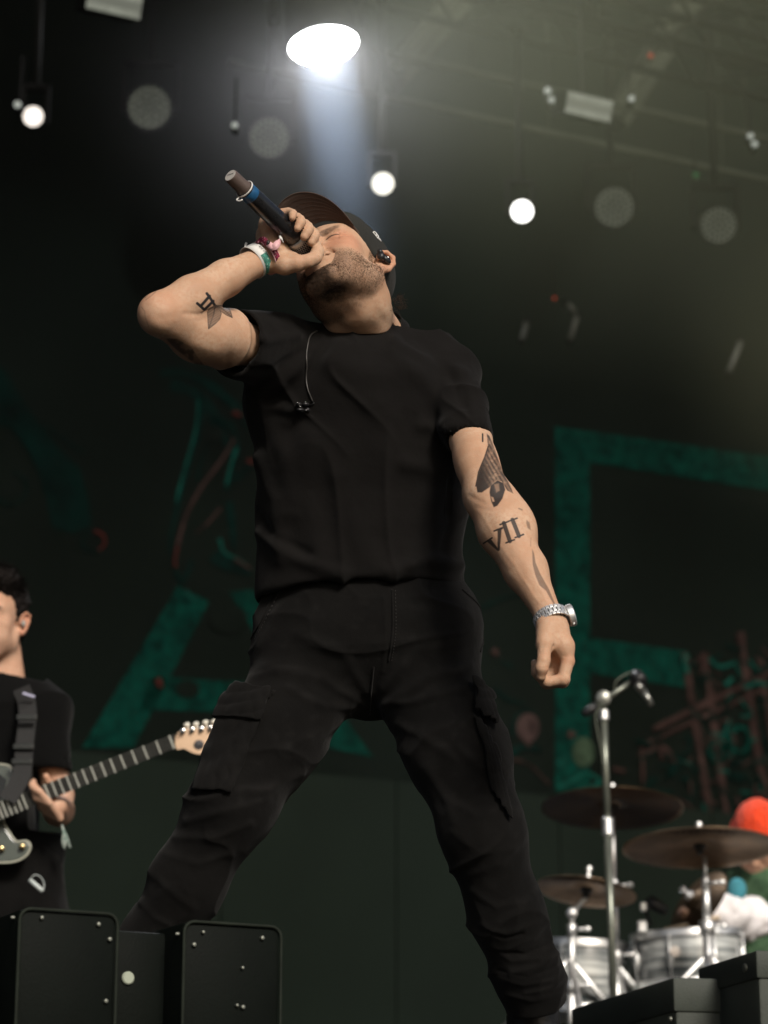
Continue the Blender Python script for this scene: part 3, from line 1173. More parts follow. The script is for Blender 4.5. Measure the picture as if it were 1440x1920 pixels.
def cloth_mat(name, col, var=.25, rough=.9, weave=900, sheen=.04):
    m, nt, b = new_mat(name)
    L = nt.links
    tc = nt.nodes.new('ShaderNodeTexCoord')
    n = nt.nodes.new('ShaderNodeTexNoise')
    n.inputs['Scale'].default_value = 7
    n.inputs['Detail'].default_value = 6
    n.inputs['Roughness'].default_value = .65
    L.new(tc.outputs['Object'], n.inputs['Vector'])
    at = nt.nodes.new('ShaderNodeAttribute')
    at.attribute_name = 'wear'
    c = np.array(col)
    rp = nt.nodes.new('ShaderNodeMapRange')
    rp.inputs['From Min'].default_value = .3
    rp.inputs['From Max'].default_value = .7
    L.new(n.outputs['Fac'], rp.inputs['Value'])
    cc = mixc(nt, rp.outputs['Result'], tuple(c * (1 - var)), tuple(c * (1 + var)))
    cc = mixc(nt, at.outputs['Fac'], cc, tuple(np.clip(c * 2.4 + .004, 0, 1)))
    L.new(cc, b.inputs['Base Color'])
    b.inputs['Roughness'].default_value = rough
    b.inputs['Specular IOR Level'].default_value = .09
    b.inputs['Sheen Weight'].default_value = sheen
    b.inputs['Sheen Roughness'].default_value = .5
    n2 = nt.nodes.new('ShaderNodeTexNoise')
    n2.inputs['Scale'].default_value = weave
    n2.inputs['Detail'].default_value = 2
    L.new(tc.outputs['Object'], n2.inputs['Vector'])
    n3 = nt.nodes.new('ShaderNodeTexNoise')
    n3.inputs['Scale'].default_value = 34
    n3.inputs['Detail'].default_value = 4
    L.new(tc.outputs['Object'], n3.inputs['Vector'])
    b1 = nt.nodes.new('ShaderNodeBump')
    b1.inputs['Strength'].default_value = .35
    b1.inputs['Distance'].default_value = .0012
    L.new(n2.outputs['Fac'], b1.inputs['Height'])
    b2 = nt.nodes.new('ShaderNodeBump')
    b2.inputs['Strength'].default_value = .35
    b2.inputs['Distance'].default_value = .006
    L.new(n3.outputs['Fac'], b2.inputs['Height'])
    L.new(b1.outputs['Normal'], b2.inputs['Normal'])
    L.new(b2.outputs['Normal'], b.inputs['Normal'])
    return m


class Head:
    """a head frame: x towards the subject's left ear, y out of the face, z to the crown; origin between the ears"""

    def __init__(s, o, L_, F_, U_, sc_=1.0):
        s.o = np.asarray(o, float)
        s.M = np.array([norm(L_), norm(F_), norm(U_)])
        s.k = sc_

    def __call__(s, x, y, z):
        return s.o + s.k * (x * s.M[0] + y * s.M[1] + z * s.M[2])

    def loc(s, P):
        return (np.asarray(P) - s.o) @ s.M.T / s.k


def head_sdf(f, H, nose=1.0, ears=True, squint=True):
    h = H.k
    E = lambda c, r, k=.01, mode='add': f.ell(H(*c), [v * h for v in r], H.M, k * h, mode)
    C = lambda a, b, ra, rb, k=.01, mode='add': f.cone(H(*a), H(*b), ra * h, rb * h, k * h, mode)
    E((0, -.006, .058), (.075, .097, .082), .0)
    E((0, .040, .000), (.062, .056, .082), .03)          # mid face
    E((0, .055, .050), (.058, .042, .045), .03)          # forehead
    for s in (-1, 1):
        C((s * .055, .004, -.032), (s * .048, .014, -.056), .015, .015, .025)     # jaw angle
        C((s * .048, .014, -.056), (s * .021, .078, -.093), .015, .017, .022)    # jaw line
        E((s * .044, .062, -.006), (.020, .020, .018), .022)                     # cheekbone
        E((s * .040, .055, -.045), (.022, .030, .030), .025)                     # cheek
        C((s * .014, .092, .037), (s * .046, .078, .036), .009, .008, .014)      # brow
    E((0, .083, -.090), (.023, .018, .018), .02)         # chin
    E((0, .034, -.062), (.040, .052, .024), .025)         # under the chin
    E((0, .082, -.048), (.030, .018, .024), .02)         # muzzle
    for s in (-1, 1):
        E((s * .032, .101, .017), (.017, .014, .010), .012, 'sub')               # eye socket
        E((s * .032, .0805, .0165), (.0155, .0125, .0115), .006)                 # closed lids
        if squint:
            C((s * .020, .0935, .0150), (s * .032, .0948, .0135), .0024, .0026, .003, 'sub')
            C((s * .032, .0948, .0135), (s * .047, .0865, .0155), .0026, .0016, .003, 'sub')
            C((s * .018, .094, .0235), (s * .046, .089, .0255), .0012, .0012, .004, 'sub')
            C((s * .046, .0835, .0100), (s * .060, .071, .0120), .0010, .0006, .004, 'sub')
            C((s * .046, .0835, .0160), (s * .061, .070, .0220), .0010, .0006, .004, 'sub')
            C((s * .022, .094, .0045), (s * .044, .086, .0010), .0012, .0010, .006, 'sub')
    C((0, .094, .030), (0, .116, -.008), .0075, .0105 * nose, .010)              # nose
    E((0, .112, -.012), (.012, .012, .010), .006)
    for s in (-1, 1):
        E((s * .0125, .102, -.0145), (.0085, .011, .0085), .005)
        C((s * .0068, .111, -.0225), (s * .0075, .104, -.0215), .0030, .0035, .003, 'sub')
        C((s * .018, .0985, -.016), (s * .034, .083, -.045), .0012, .0012, .012, 'sub')   # smile fold
    C((-.020, .094, -.041), (.020, .094, -.041), .0045, .0045, .006)             # upper lip
    C((-.018, .093, -.055), (.018, .093, -.055), .0052, .0052, .006)             # lower lip
    C((-.024, .094, -.0475), (.024, .094, -.0475), .0034, .0034, .003, 'sub')    # mouth, a little open
    C((-.012, .099, -.0475), (.012, .099, -.0475), .0045, .0045, .003, 'sub')
    if ears:
        for s in (-1, 1):
            ax = np.array([norm(H.M[0] * s * .80 - H.M[1] * -.55), norm(H.M[1] * .80 + H.M[0] * s * -.55), H.M[2]])
            f.ell(H(s * .075, -.012, .002), [.0055 * h, .017 * h, .029 * h], ax, .006 * h)
            pts = [(s * .074, .004, .008), (s * .079, .001, .023), (s * .085, -.012, .031), (s * .089, -.025, .024), (s * .087, -.027, .006),
                   (s * .081, -.019, -.014), (s * .076, -.008, -.026), (s * .073, .000, -.020)]
            rs = [.0035, .0036, .0038, .0040, .0038, .0042, .0056, .0045]
            f.chain([H(*p) for p in pts], [r * h for r in rs], .003 * h)
            f.ell(H(s * .083, -.004, .000), [.006 * h, .009 * h, .011 * h], H.M, .004 * h, 'sub')   # concha
            f.ell(H(s * .0745, .0045, .001), [.004 * h, .004 * h, .006 * h], H.M, .003 * h)         # tragus


# ------------------------------------------------------------------ the singer
M_SKIN = skin_mat('skin', (.525, .350, .242))
M_TEE = cloth_mat('black_cotton', (.0060, .0053, .0049), var=.15)
M_TROUSER = cloth_mat('washed_black_denim', (.0046, .0043, .0040), var=.40, weave=600)
M_THREAD = mat('seam_thread', (.024, .022, .020), rough=.9)
M_BLACK = mat('black_plastic', (.012, .012, .013), rough=.4, var=.2)
M_CHROME = mat('polished_steel', (.78, .78, .77), rough=.16, metal=1.0, var=.06, scale=60)

singer = root('person', (W(640, 2060, 4.7)[0], 4.7, STAGE_Z), 'bearded singer in black shirt, cargo trousers and cap, head thrown back, holding a microphone', 'person')

hray = norm(W(676, 528, 4.47) - CAM)
t_ = -hray
r_ = np.array([1.0, 0, 0])
u_ = norm(np.cross(r_, hray))
img = lambda v: v[0] * r_ + v[1] * u_ + v[2] * t_
U0 = norm(img((-.052, .542, -.839)))
F0 = img((-.611, .647, .456))
F0 = norm(F0 - U0 * (F0 @ U0))
L0 = norm(img((.790, .536, .297)))
L0 = norm(L0 - U0 * (L0 @ U0) - F0 * (L0 @ F0))
HS = Head(W(652.3, 528.3, 4.47), L0, F0, U0, 1.005)

HB = .0024
sk = Field((-.52, 3.98, 2.05), (.42, 4.82, 3.28), HB)
# torso core under the shirt, neck
chest, belly = W(675, 740, 4.58), W(680, 1060, 4.64)
sk.flat(belly, chest, (1, 0, 0), (.13, .085), (.15, .10), .03)
sk.flat(chest, W(682, 640, 4.58), (1, 0, 0), (.14, .09), (.075, .06), .03)
neck0, neck1 = W(683, 640, 4.575), W(676, 545, 4.52)
sk.flat(neck0, HS(0, -.028, -.035), (1, 0, .25), (.066, .060), (.060, .062), .03)
sk.cone(W(705, 628, 4.50), HS(.058, .000, -.045), .016, .014, .03)       # neck muscle
sk.cone(W(640, 628, 4.50), HS(-.052, .000, -.045), .016, .014, .03)
head_sdf(sk, HS)
# upper arm and forearm of the raised arm
shR, elR, wrR = W(520, 660, 4.46), W(300, 583, 4.215), W(497, 485, 4.335)
sk.chain([shR, W(430, 638, 4.37), W(370, 622, 4.30), elR + np.array([.004, 0, -.008])], [.047, .053, .050, .036], .02)
sk.ell(W(400, 632, 4.31), [.060, .040, .044], frame_axes(norm(elR - shR))[[2, 1, 0]], .03)      # biceps
f1 = elR + (wrR - elR) * .30
f2 = elR + (wrR - elR) * .62
sk.chain([elR, f1 + np.array([.002, 0, -.006]), f2, wrR], [.0315, .0395, .0315, .0230], .014)
sk.ell(elR + np.array([-.004, .006, -.006]), [.0315, .032, .032], None, .02)
# hanging arm
shL, elL, wrL = W(834, 712, 4.56), W(914, 930, 4.385), W(1031, 1158, 4.30)
sk.chain([shL, W(881, 820, 4.475), elL], [.044, .0365, .0400], .02)
sk.ell(W(890, 862, 4.43), [.034, .036, .06], frame_axes(norm(shL - elL)), .02)
g1, g2 = elL + (wrL - elL) * .28, elL + (wrL - elL) * .62
sk.chain([elL, g1, g2, wrL], [.0405, .0455, .0355, .0225], .02)
sk.ell(W(968, 968, 4.36), [.022, .022, .05], frame_axes(norm(g2 - elL)), .03)

# ---- hanging fist (subject's left hand)
Y0 = 4.285
JOINTS = []
kn = W(1064, 1240, Y0)
sk.flat(wrL, W(1034, 1192, 4.293), (1, 0, 0), (.0235, .020), (.025, .024), .012)
sk.chain([W(1040, 1172, 4.296), W(1056, 1212, Y0), kn], [.018, .0175, .0125], .012)
sk.chain([W(1042, 1180, 4.30), W(1045, 1232, 4.315)], [.019, .019], .015)
sk.chain([W(1045, 1190, 4.33), W(1047, 1238, 4.345)], [.017, .016], .015)
for i, (dy, dx, dp, rr) in enumerate(((0, 0, 0, 1.0), (.019, -1, 3, 1.0), (.038, -3, 1, .95), (.054, -5, -6, .84))):
    y = Y0 - .002 + dy
    pts = [W(1064 + dx, 1240 + dp * .5, y), W(1056 + dx, 1274 + dp, y - .004), W(1026 + dx, 1279 + dp, y - .006), W(1009 + dx, 1260 + dp, y - .004), W(1007 + dx, 1249 + dp, y)]
    sk.chain(pts, [.0118 * rr, .0104 * rr, .0095 * rr, .0086 * rr, .0078 * rr], .0035)
    sk.ell(pts[1], [.0112 * rr] * 3, None, .004)
    JOINTS.append((pts, [.0118 * rr, .0104 * rr, .0095 * rr, .0086 * rr, .0078 * rr], (1, 2)))
sk.chain([W(1026, 1176, 4.282), W(1022, 1208, 4.268)], [.0185, .0160], .012)     # thumb base
sk.chain([W(1022, 1208, 4.268), W(1019, 1240, 4.256), W(1016, 1253, 4.2555), W(1014, 1268, 4.262)], [.0132, .0108, .0107, .0085], .005)
sk.chain([W(1046, 1232, 4.318), W(1040, 1256, 4.318), W(1030, 1266, 4.316)], [.016, .0135, .011], .006)
sk.cone(W(1037, 1212, 4.262), W(1034, 1234, 4.262), .0015, .0015, .006, 'sub')

# ---- microphone axis and the hand round it
G, T = W(584, 474, 4.362), W(432, 329, 4.190)
ma = norm(T - G)
mmid = (G + T) / 2
cd = norm(CAM - mmid)
mv = norm(cd - ma * (cd @ ma))
ms = np.cross(ma, mv)
if ms[2] < 0:
    ms = -ms


def MP(h, ang, rad):
    a = R(ang)
    return G + ma * h + rad * (math.cos(a) * ms + math.sin(a) * mv)


MR = .0205
fing = [(.028, .0088, 62, .0), (.048, .0092, 66, .0), (.069, .0088, 60, .0), (.088, .0078, 40, .0)]
for (h, r, tip, _) in fing:
    ang = np.linspace(-112, tip, 9)
    rad = [MR + r * (1.15 if k_ in (0, 4) else .98) + (.006 if k_ == 0 else 0) for k_ in range(9)]
    pts = [MP(h + .004 * math.sin(k_), a_, q) for k_, (a_, q) in enumerate(zip(ang, rad))]
    rs = [r * v for v in (1.25, 1.12, 1.08, 1.02, 1.06, .98, 1.0, .95, .82)]
    sk.chain(pts, rs, .0035)
    JOINTS.append((pts, rs, (4, 6)))
pw = wrR + (W(512, 478, 4.338) - wrR)
for (h, r, tip, _) in fing:
    sk.cone(MP(h, -112, MR + .015), pw + (MP(h, -112, MR + .015) - pw) * .12, .0145, .021, .016)
sk.chain([wrR, W(508, 470, 4.35), W(501, 440, 4.358), MP(.093, -120, MR + .014)], [.022, .020, .0155, .0135], .014)  # heel of the hand
sk.ell(W(499, 446, 4.352), [.016, .016, .020], None, .012)
th = [W(508, 490, 4.338), W(534, 497, 4.322), W(556, 494, 4.318), W(577, 490, 4.318), W(590, 484, 4.322), W(596, 472, 4.33), W(595, 460, 4.338)]
JOINTS.append((th, [.0205, .0172, .0142, .0112, .0112, .0100, .0078], (4,)))
sk.chain(th, [.0205, .0172, .0142, .0112, .0112, .0100, .0078], .008)
sk.cone(W(530, 484, 4.335), W(548, 486, 4.33), .017, .014, .012)

V, Q = sk.mesh()
P = PX(V)
loc = HS.loc(V)
inhead = (np.abs(loc[:, 0]) < .1) & (np.abs(loc[:, 1]) < .14) & (loc[:, 2] > -.13) & (V[:, 2] > 2.75)
N = vnormals(V, Q)
vis = (N * (CAM - V)).sum(1) > 0
TA = [(360, 535, 445, 690), (255, 520, 330, 590), (880, 805, 1050, 1160)]
msk = np.zeros(len(V), bool)
for (x0, y0, x1, y1) in TA:
    msk |= (P[:, 0] > x0) & (P[:, 0] < x1) & (P[:, 1] > y0) & (P[:, 1] < y1) & vis
msk |= inhead & vis & (loc[:, 1] > -.03) & (loc[:, 2] < .09)
msk |= vis & (((P[:, 0] > 480) & (P[:, 0] < 610) & (P[:, 1] > 395) & (P[:, 1] < 520)) | ((P[:, 0] > 990) & (P[:, 1] > 1180)))
V, Q = refine(V, Q, msk)
P = PX(V); loc = HS.loc(V); N = vnormals(V, Q)
vis = smooth(-.02, .05, (N * (CAM - V)).sum(1) / np.linalg.norm(CAM - V, axis=1))
inhead = (np.abs(loc[:, 0]) < .1) & (np.abs(loc[:, 1]) < .14) & (loc[:, 2] > -.14) & (V[:, 2] > 2.7)
hand = (poly_dist(V, th[2:]) < .021) | (seg_dist(V, G, G + ma * .13) < .043)
inhead &= ~hand

# tattoo ink
ink = np.zeros(len(V))


def stroke(pts, w0, w1=None, a=1.0):
    global ink
    w1 = w0 if w1 is None else w1
    n = len(pts) - 1
    for i in range(n):
        d = seg_dist(P, pts[i], pts[i + 1])
        w = w0 + (w1 - w0) * i / max(1, n)
        ink = np.maximum(ink, a * smooth(w / 2 + .8, w / 2 - .8, d))


def fillp(poly, a=1.0, soft=1.2):
    global ink
    ink = np.maximum(ink, a * poly_mask(P, poly, soft))


def hole(m):
    global ink
    ink = ink * (1 - m)


c3 = lambda pts: [(820 + x * .3542, 640 + y * .3542) for x, y in pts]
c2 = lambda pts: [(240 + x / 3.6, 420 + y / 3.6) for x, y in pts]
# VII
fillp(c3([(262, 1060), (284, 1046), (320, 1092), (318, 1000), (308, 995), (352, 978), (354, 988), (340, 998), (332, 1106), (322, 1112)]), .92)
stroke(c3([(244, 1070), (290, 1040)]), 3)
stroke(c3([(300, 1004), (340, 990)]), 3)
for (t0, b0) in (((352, 962), (384, 1058)), ((398, 944), (432, 1030))):
    stroke(c3([t0, b0]), 8.0, a=.92)
    stroke(c3([(t0[0] - 20, t0[1] + 8), (t0[0] + 24, t0[1] - 8)]), 3.2)
    stroke(c3([(b0[0] - 20, b0[1] + 9), (b0[0] + 24, b0[1] - 8)]), 3.2)
# wing and moth on the upper arm
wing = c3([(262, 488), (276, 500), (300, 560), (328, 640), (352, 700), (392, 780), (402, 806), (370, 790), (340, 742), (316, 736), (278, 772), (236, 800), (212, 800), (204, 760), (220, 690), (250, 620), (268, 560)])
fillp(wing, .95)
nz = fbm(np.stack([P[:, 0], P[:, 1], P[:, 0] * 0], 1), .22, 2)
inw = poly_mask(P, wing)
fe = .5 + .5 * np.sin((P[:, 0] * .75 - P[:, 1] * .45) * 1.0)
hole(inw * (.06 + .22 * smooth(.5, .8, nz) + .26 * fe * smooth(690, 860, P[:, 1])) * smooth(895, 920, P[:, 0] - (P[:, 1] - 860) * .25))
stroke(c3([(264, 500), (272, 560), (300, 660), (345, 745)]), 1.6, a=.3)
stroke(c3([(204, 765), (218, 690), (250, 618), (270, 555)]), 3, a=.95)
stroke(c3([(240, 490), (240, 530)]), 3.0, 1.0)
body = c3([(318, 735), (350, 750), (360, 785), (345, 830), (318, 870), (298, 878), (284, 845), (276, 800), (282, 765)])
fillp(body, .96)
hole(poly_mask(P, c3([(300, 760), (325, 752), (330, 790), (312, 800)]), 2) * .35 + poly_mask(P, c3([(284, 822), (296, 826), (302, 845), (292, 848)])) * .8)
# forearm outer tattoo and small marks
fillp(c3([(502, 1100), (512, 1120), (520, 1170), (545, 1230), (590, 1310), (612, 1360), (634, 1410), (612, 1385), (575, 1320), (540, 1290), (520, 1240), (505, 1180)]), .62)
fillp(c3([(472, 945), (488, 960), (494, 1000), (478, 990), (470, 965)]), .55)
stroke(c3([(432, 885), (448, 892)]), 3, a=.5)
stroke(c3([(496, 1040), (494, 1085)]), 1.4, a=.35)
# numeral and leaves inside the elbow
stroke(c2([(505, 545), (556, 497)]), 0.1)
fillp(c2([(482, 540), (540, 482), (552, 492), (496, 555)]), .1)
stroke(c2([(468, 536), (515, 578)]), 5.4)
stroke(c2([(534, 468), (584, 545)]), 5.4)
stroke(c2([(492, 552), (552, 486)]), 5.4)
stroke(c2([(520, 574), (576, 520)]), 5.4)
leaf1 = c2([(580, 556), (612, 570), (630, 604), (620, 640), (590, 672), (544, 708), (540, 660), (538, 600), (552, 570)])
leaf2 = c2([(590, 548), (640, 552), (680, 568), (692, 590), (704, 632), (670, 616), (628, 590), (604, 566)])
for lf, mid in ((leaf1, c2([(590, 556), (578, 610), (545, 704)])), (leaf2, c2([(592, 550), (645, 578), (702, 630)]))):
    inl = poly_mask(P, lf)
    fillp(lf, .80)
    a0 = .5 + .5 * np.sin(P[:, 0] * .9 + P[:, 1] * 1.4)
    hole(inl * .40 * a0)
    stroke(mid, 2.0, 1.2)
    stroke(lf + [lf[0]], 1.6, a=.95)
stroke(c2([(492, 600), (530, 580), (585, 556)]), 1.6, a=.8)
stroke(c2([(500, 606), (510, 590)]), 1.4, a=.7)
# elbow line drawing, dark piece under the arm
stroke(c2([(110, 500), (150, 458), (190, 432), (200, 442), (160, 480), (120, 510)]), 1.6, a=.45)
stroke(c2([(90, 560), (112, 590), (118, 630), (140, 690)]), 1.6, a=.45)
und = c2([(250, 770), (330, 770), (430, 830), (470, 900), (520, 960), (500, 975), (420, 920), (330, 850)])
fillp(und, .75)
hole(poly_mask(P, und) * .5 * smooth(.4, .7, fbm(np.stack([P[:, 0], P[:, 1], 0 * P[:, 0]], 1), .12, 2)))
ink = ink * vis
ink[inhead] = 0

# beard shadow under the skin
x, y, z = loc.T
ax_ = np.abs(x)
line = -.038 + .35 * np.clip(.06 - y, 0, .06) / .06 * .05           # upper edge of the beard, rising to the ears
beard = smooth(line + .012, line - .014, z) * smooth(-.022, .006, y) * smooth(-.138, -.108, z)
mous = smooth(.020, .012, np.abs(z + .034)) * smooth(.032, .020, ax_) * smooth(.085, .095, y)
burn = smooth(.012, .004, np.abs(y - .012)) * smooth(.055, .062, ax_) * smooth(-.05, -.02, z)
hairn = fbm(V, 260, 2)
bd = np.maximum(np.maximum(beard, mous), burn * .8) * inhead
chin = smooth(.055, .015, np.hypot(ax_ * .9, (z + .082))) * smooth(.02, .05, y)  # dark chin patch: dense beard with the shadow there painted in
gt_ = smooth(.034, .018, ax_) * smooth(-.052, -.066, z) * smooth(.020, .045, y) * (z > -.135)
chin = np.maximum(chin * .55, gt_)
dens = bd * (.44 + .54 * chin)
brow = smooth(.0052, .0022, np.abs(z - (.0300 + .22 * (ax_ - .03)))) * smooth(.010, .016, ax_) * smooth(.054, .046, ax_) * smooth(.06, .07, y)
stub = np.clip(dens * (.58 + .55 * hairn), 0, .93)
stub = np.maximum(stub, brow * inhead * (.30 + .65 * hairn))
lash = smooth(.0028, .0010, np.abs(z - .0140)) * smooth(.018, .022, ax_) * smooth(.049, .044, ax_) * smooth(.07, .08, y)
stub = np.maximum(stub, lash * .9 * inhead)
scalp = smooth(.050, .062, ax_) * smooth(.03, .045, z) * smooth(.035, .02, y) * inhead
stub = np.maximum(stub, np.clip(scalp, 0, 1) * (.4 + .5 * hairn))
red = np.zeros(len(V))
red = np.maximum(red, .55 * inhead * smooth(.045, .02, np.hypot(np.hypot(ax_ - .045, (z + .004)), (y - .07))))
red = np.maximum(red, .35 * inhead * smooth(.070, .078, ax_) * (z > -.05) * (y > -.06))
red = np.maximum(red, .9 * inhead * smooth(.010, .006, np.abs(z + .049)) * smooth(.026, .020, ax_) * smooth(.085, .09, y))
red = np.maximum(red, .95 * inhead * smooth(.0045, .0020, np.abs(z + .0475)) * smooth(.033, .029, ax_) * (y > .07))
red = np.maximum(red, .5 * inhead * smooth(.02, .01, np.hypot(np.hypot(x, z + .01), y - .115)))
for c, rr in ((elR, .05), (kn, .02), (W(1052, 1276, Y0), .02), (W(1018, 1255, 4.26), .018), (W(560, 435, 4.34), .03)):
    red = np.maximum(red, .5 * smooth(rr, rr * .3, np.linalg.norm(V - c, axis=1)))
# creases at the finger joints, tendons, veins and muscle lines
disp = np.zeros(len(V))
for pts, rs_, js in JOINTS:
    pts = [np.asarray(q) for q in pts]
    for j in js:
        tj = norm(pts[j + 1] - pts[j - 1])
        dv = V - pts[j]
        al = dv @ tj
        rad_ = np.linalg.norm(dv - al[:, None] * tj, axis=1)
        near = smooth(rs_[j] * 1.7, rs_[j] * 1.25, rad_)
        for o_, am in ((0, .0007), (.0028, .0004), (-.0028, .0004)):
            disp -= am * near * np.exp(-((al - o_) / .0009)**2)
for pts, w_, a_ in (
        ([(1022, 1196), (1016, 1222)], 2.0, -.0010), ([(1008, 1208), (1012, 1226)], 1.6, -.0008), ([(1010, 1252), (1030, 1252)], 1.6, -.0008), ([(1040, 1210), (1050, 1226), (1062, 1232)], 2.2, -.0008),
        ([(1028, 1178), (1034, 1200)], 2.5, .0008), ([(1048, 1184), (1060, 1220)], 2.2, .0007), ([(520, 478), (545, 484), (562, 482)], 1.8, -.0010), ([(515, 470), (530, 474), (548, 474)], 1.5, -.0007),
        ([(585, 478), (597, 481)], 1.3, -.0009), ([(590, 472), (600, 474)], 1.3, -.0007),
        ([(345, 588), (372, 590), (400, 580)], 3.0, -.0030), ([(330, 592), (300, 596)], 4, -.0012), ([(380, 500), (420, 486), (455, 478)], 2.2, .0008), ([(340, 540), (400, 520), (450, 505)], 2.2, .0009), ([(420, 530), (450, 512), (470, 500)], 2.2, .0008),
        ([(290, 610), (340, 640), (400, 660)], 14, .0022), ([(300, 560), (340, 560), (380, 548)], 10, -.0016), ([(420, 600), (430, 640), (425, 690)], 8, -.0016),
        ([(880, 930), (910, 945), (950, 930)], 3.5, -.0018), ([(890, 950), (925, 958), (955, 945)], 3, -.0010), ([(900, 960), (930, 1010), (965, 1060), (1000, 1120)], 3, .0010), ([(920, 1040), (950, 1070), (975, 1065)], 5, -.0012),
        ([(955, 960), (980, 1020), (1010, 1090)], 5, -.0012), ([(985, 1090), (1010, 1130)], 2.2, .0010), ([(1000, 1080), (1026, 1130)], 2.0, .0008), ([(905, 840), (915, 880), (925, 915)], 8, .0020), ([(890, 850), (896, 900)], 5, -.0014),
        ([(700, 545), (716, 575), (735, 602)], 6, .0018), ([(690, 560), (704, 585), (720, 604)], 6, -.0014), ([(625, 575), (645, 590), (650, 605)], 5, .0020), ([(640, 570), (662, 592)], 6, -.0016), ([(620, 566), (660, 560), (700, 535)], 4, -.0014)):
    k_ = .75 if w_ > 7 else .42
    disp += a_ * k_ * np.exp(-(poly_dist(P, pts) / (w_ * (1.0 if w_ > 7 else 1.5)))**2) * vis
disp += .0007 * (fbm(V, 70, 3) - .5) + .0016 * (fbm(V, 22, 2) - .5)
V = V + N * disp[:, None]
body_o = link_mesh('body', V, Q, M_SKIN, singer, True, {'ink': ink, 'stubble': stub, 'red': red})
skin_bvh = BVHTree.FromPolygons(V.tolist(), Q.tolist())

# short beard hairs
fc = V[Q].mean(1); fl = HS.loc(fc)
den_f = dens[Q].mean(1)
area = np.linalg.norm(np.cross(V[Q[:, 2]] - V[Q[:, 0]], V[Q[:, 3]] - V[Q[:, 1]]), axis=1) / 2
pr = den_f**1.3 * area
ns = 20000
pick = rng.choice(len(Q), ns, p=pr / pr.sum())
uu = rng.random((ns, 2))
b0 = V[Q[pick, 0]] * ((1 - uu[:, :1]) * (1 - uu[:, 1:])) + V[Q[pick, 1]] * (uu[:, :1] * (1 - uu[:, 1:])) + V[Q[pick, 2]] * (uu[:, :1] * uu[:, 1:]) + V[Q[pick, 3]] * ((1 - uu[:, :1]) * uu[:, 1:])
nn = N[Q[pick, 0]]
down = -HS.M[2] * .8 - HS.M[1] * .25
dr = nn * .40 + down + rng.normal(0, .45, (ns, 3))
dr = dr / np.linalg.norm(dr, axis=1, keepdims=True)
ln = (.0014 + .0024 * rng.random(ns) * (.5 + chin[Q[pick, 0]]))[:, None]
sd2 = np.cross(dr, rng.normal(0, 1, (ns, 3)))
sd2 = sd2 / np.linalg.norm(sd2, axis=1, keepdims=True) * .00007
HV = np.stack([b0 - sd2, b0 + sd2, b0 + dr * ln * .6 + nn * .0004 + sd2 * .6, b0 + dr * ln + down * .0008], 1).reshape(-1, 3)
HQ = np.arange(ns * 4).reshape(-1, 4)
M_HAIR = mat('dark_brown_hair', (.045, .029, .020), rough=.7, spec=.15, var=.5, scale=300)
bo = link_mesh('beard', HV, HQ, M_HAIR, singer, False)
bo['kind'] = 'stuff'


# ------------------------------------------------------------------ clothes of the singer
def folds(P2, strokes):
    """sum of soft ridges drawn along pixel polylines: (points, width px, height m)"""
    out = np.zeros(len(P2))
    for pts, w, a in strokes:
        d = poly_dist(P2, pts)
        n = len(pts) - 1
        out += a * np.exp(-(d / w)**2)
    return out


def finish_cloth(name, fld, mt, parent, strokes, amp=.0025, freq=9, stretch=(1, 1, 1), wear=None, extra=None):
    V, Q = fld.mesh()
    N = vnormals(V, Q)
    P2 = PX(V)
    front = smooth(-.1, .35, (N * (CAM - V)).sum(1) / np.linalg.norm(CAM - V, axis=1))
    Sx = V * np.array(stretch)
    wv = V + .05 * np.stack([vnoise(V, 5, 1), vnoise(V, 5, 2), vnoise(V, 5, 3)], 1)
    d = folds(P2, strokes) * front
    rid = 1 - np.abs(2 * vnoise(wv * np.array(stretch), freq, 4) - 1)
    d += amp * (rid**2 - .4) + amp * .8 * (fbm(Sx, freq * 2.3, 2) - .5)
    if extra is not None:
        d += extra(V, P2)
    V = V + N * d[:, None]
    at = {'wear': (wear(V, P2) if wear else np.zeros(len(V)))}
    o = link_mesh(name, V, Q, mt, parent, True, at)
    return o, V, Q


def side_px(poly, lo, hi, soft=0.0):
    """a mask prism: pixels inside a polygon"""
    return lambda P3: in_poly(PX(P3), poly)


# ---- t-shirt
tf = Field((-.34, 4.24, 2.03), (.30, 4.86, 2.90), .0036)
hem, waist, mid, che = W(672, 1092, 4.655), W(674, 960, 4.635), W(674, 850, 4.60), W(676, 740, 4.565)
tf.flat(hem - np.array([0, 0, .02]), waist, (1, .05, 0), (.196, .128), (.191, .125), .02)
tf.flat(waist, mid, (1, .05, 0), (.191, .125), (.192, .128), .02)
tf.flat(mid, che, (1, .05, 0), (.192, .128), (.190, .125), .02)
tf.flat(che, W(682, 664, 4.575), (1, 0, 0), (.186, .118), (.125, .090), .03)
tf.flat(W(682, 680, 4.575), W(682, 628, 4.580), (1, 0, .1), (.110, .082), (.078, .070), .02)
# shoulders and sleeves
tf.chain([W(720, 650, 4.58), W(795, 668, 4.575), W(842, 706, 4.56)], [.050, .049, .051], .03)
tf.flat(W(842, 712, 4.56), W(880, 818, 4.480), (1, 0, 0), (.052, .062), (.0435, .052), .02)
tf.chain([W(650, 660, 4.58), W(570, 652, 4.54), W(515, 652, 4.475)], [.050, .054, .066], .03)
tf.flat(W(515, 655, 4.475), W(446, 644, 4.385), (0, 0, 1), (.068, .068), (.063, .064), .02)
tf.chain([W(540, 690, 4.50), W(520, 760, 4.56)], [.055, .06], .04)
TSOLID = tf.F.copy()
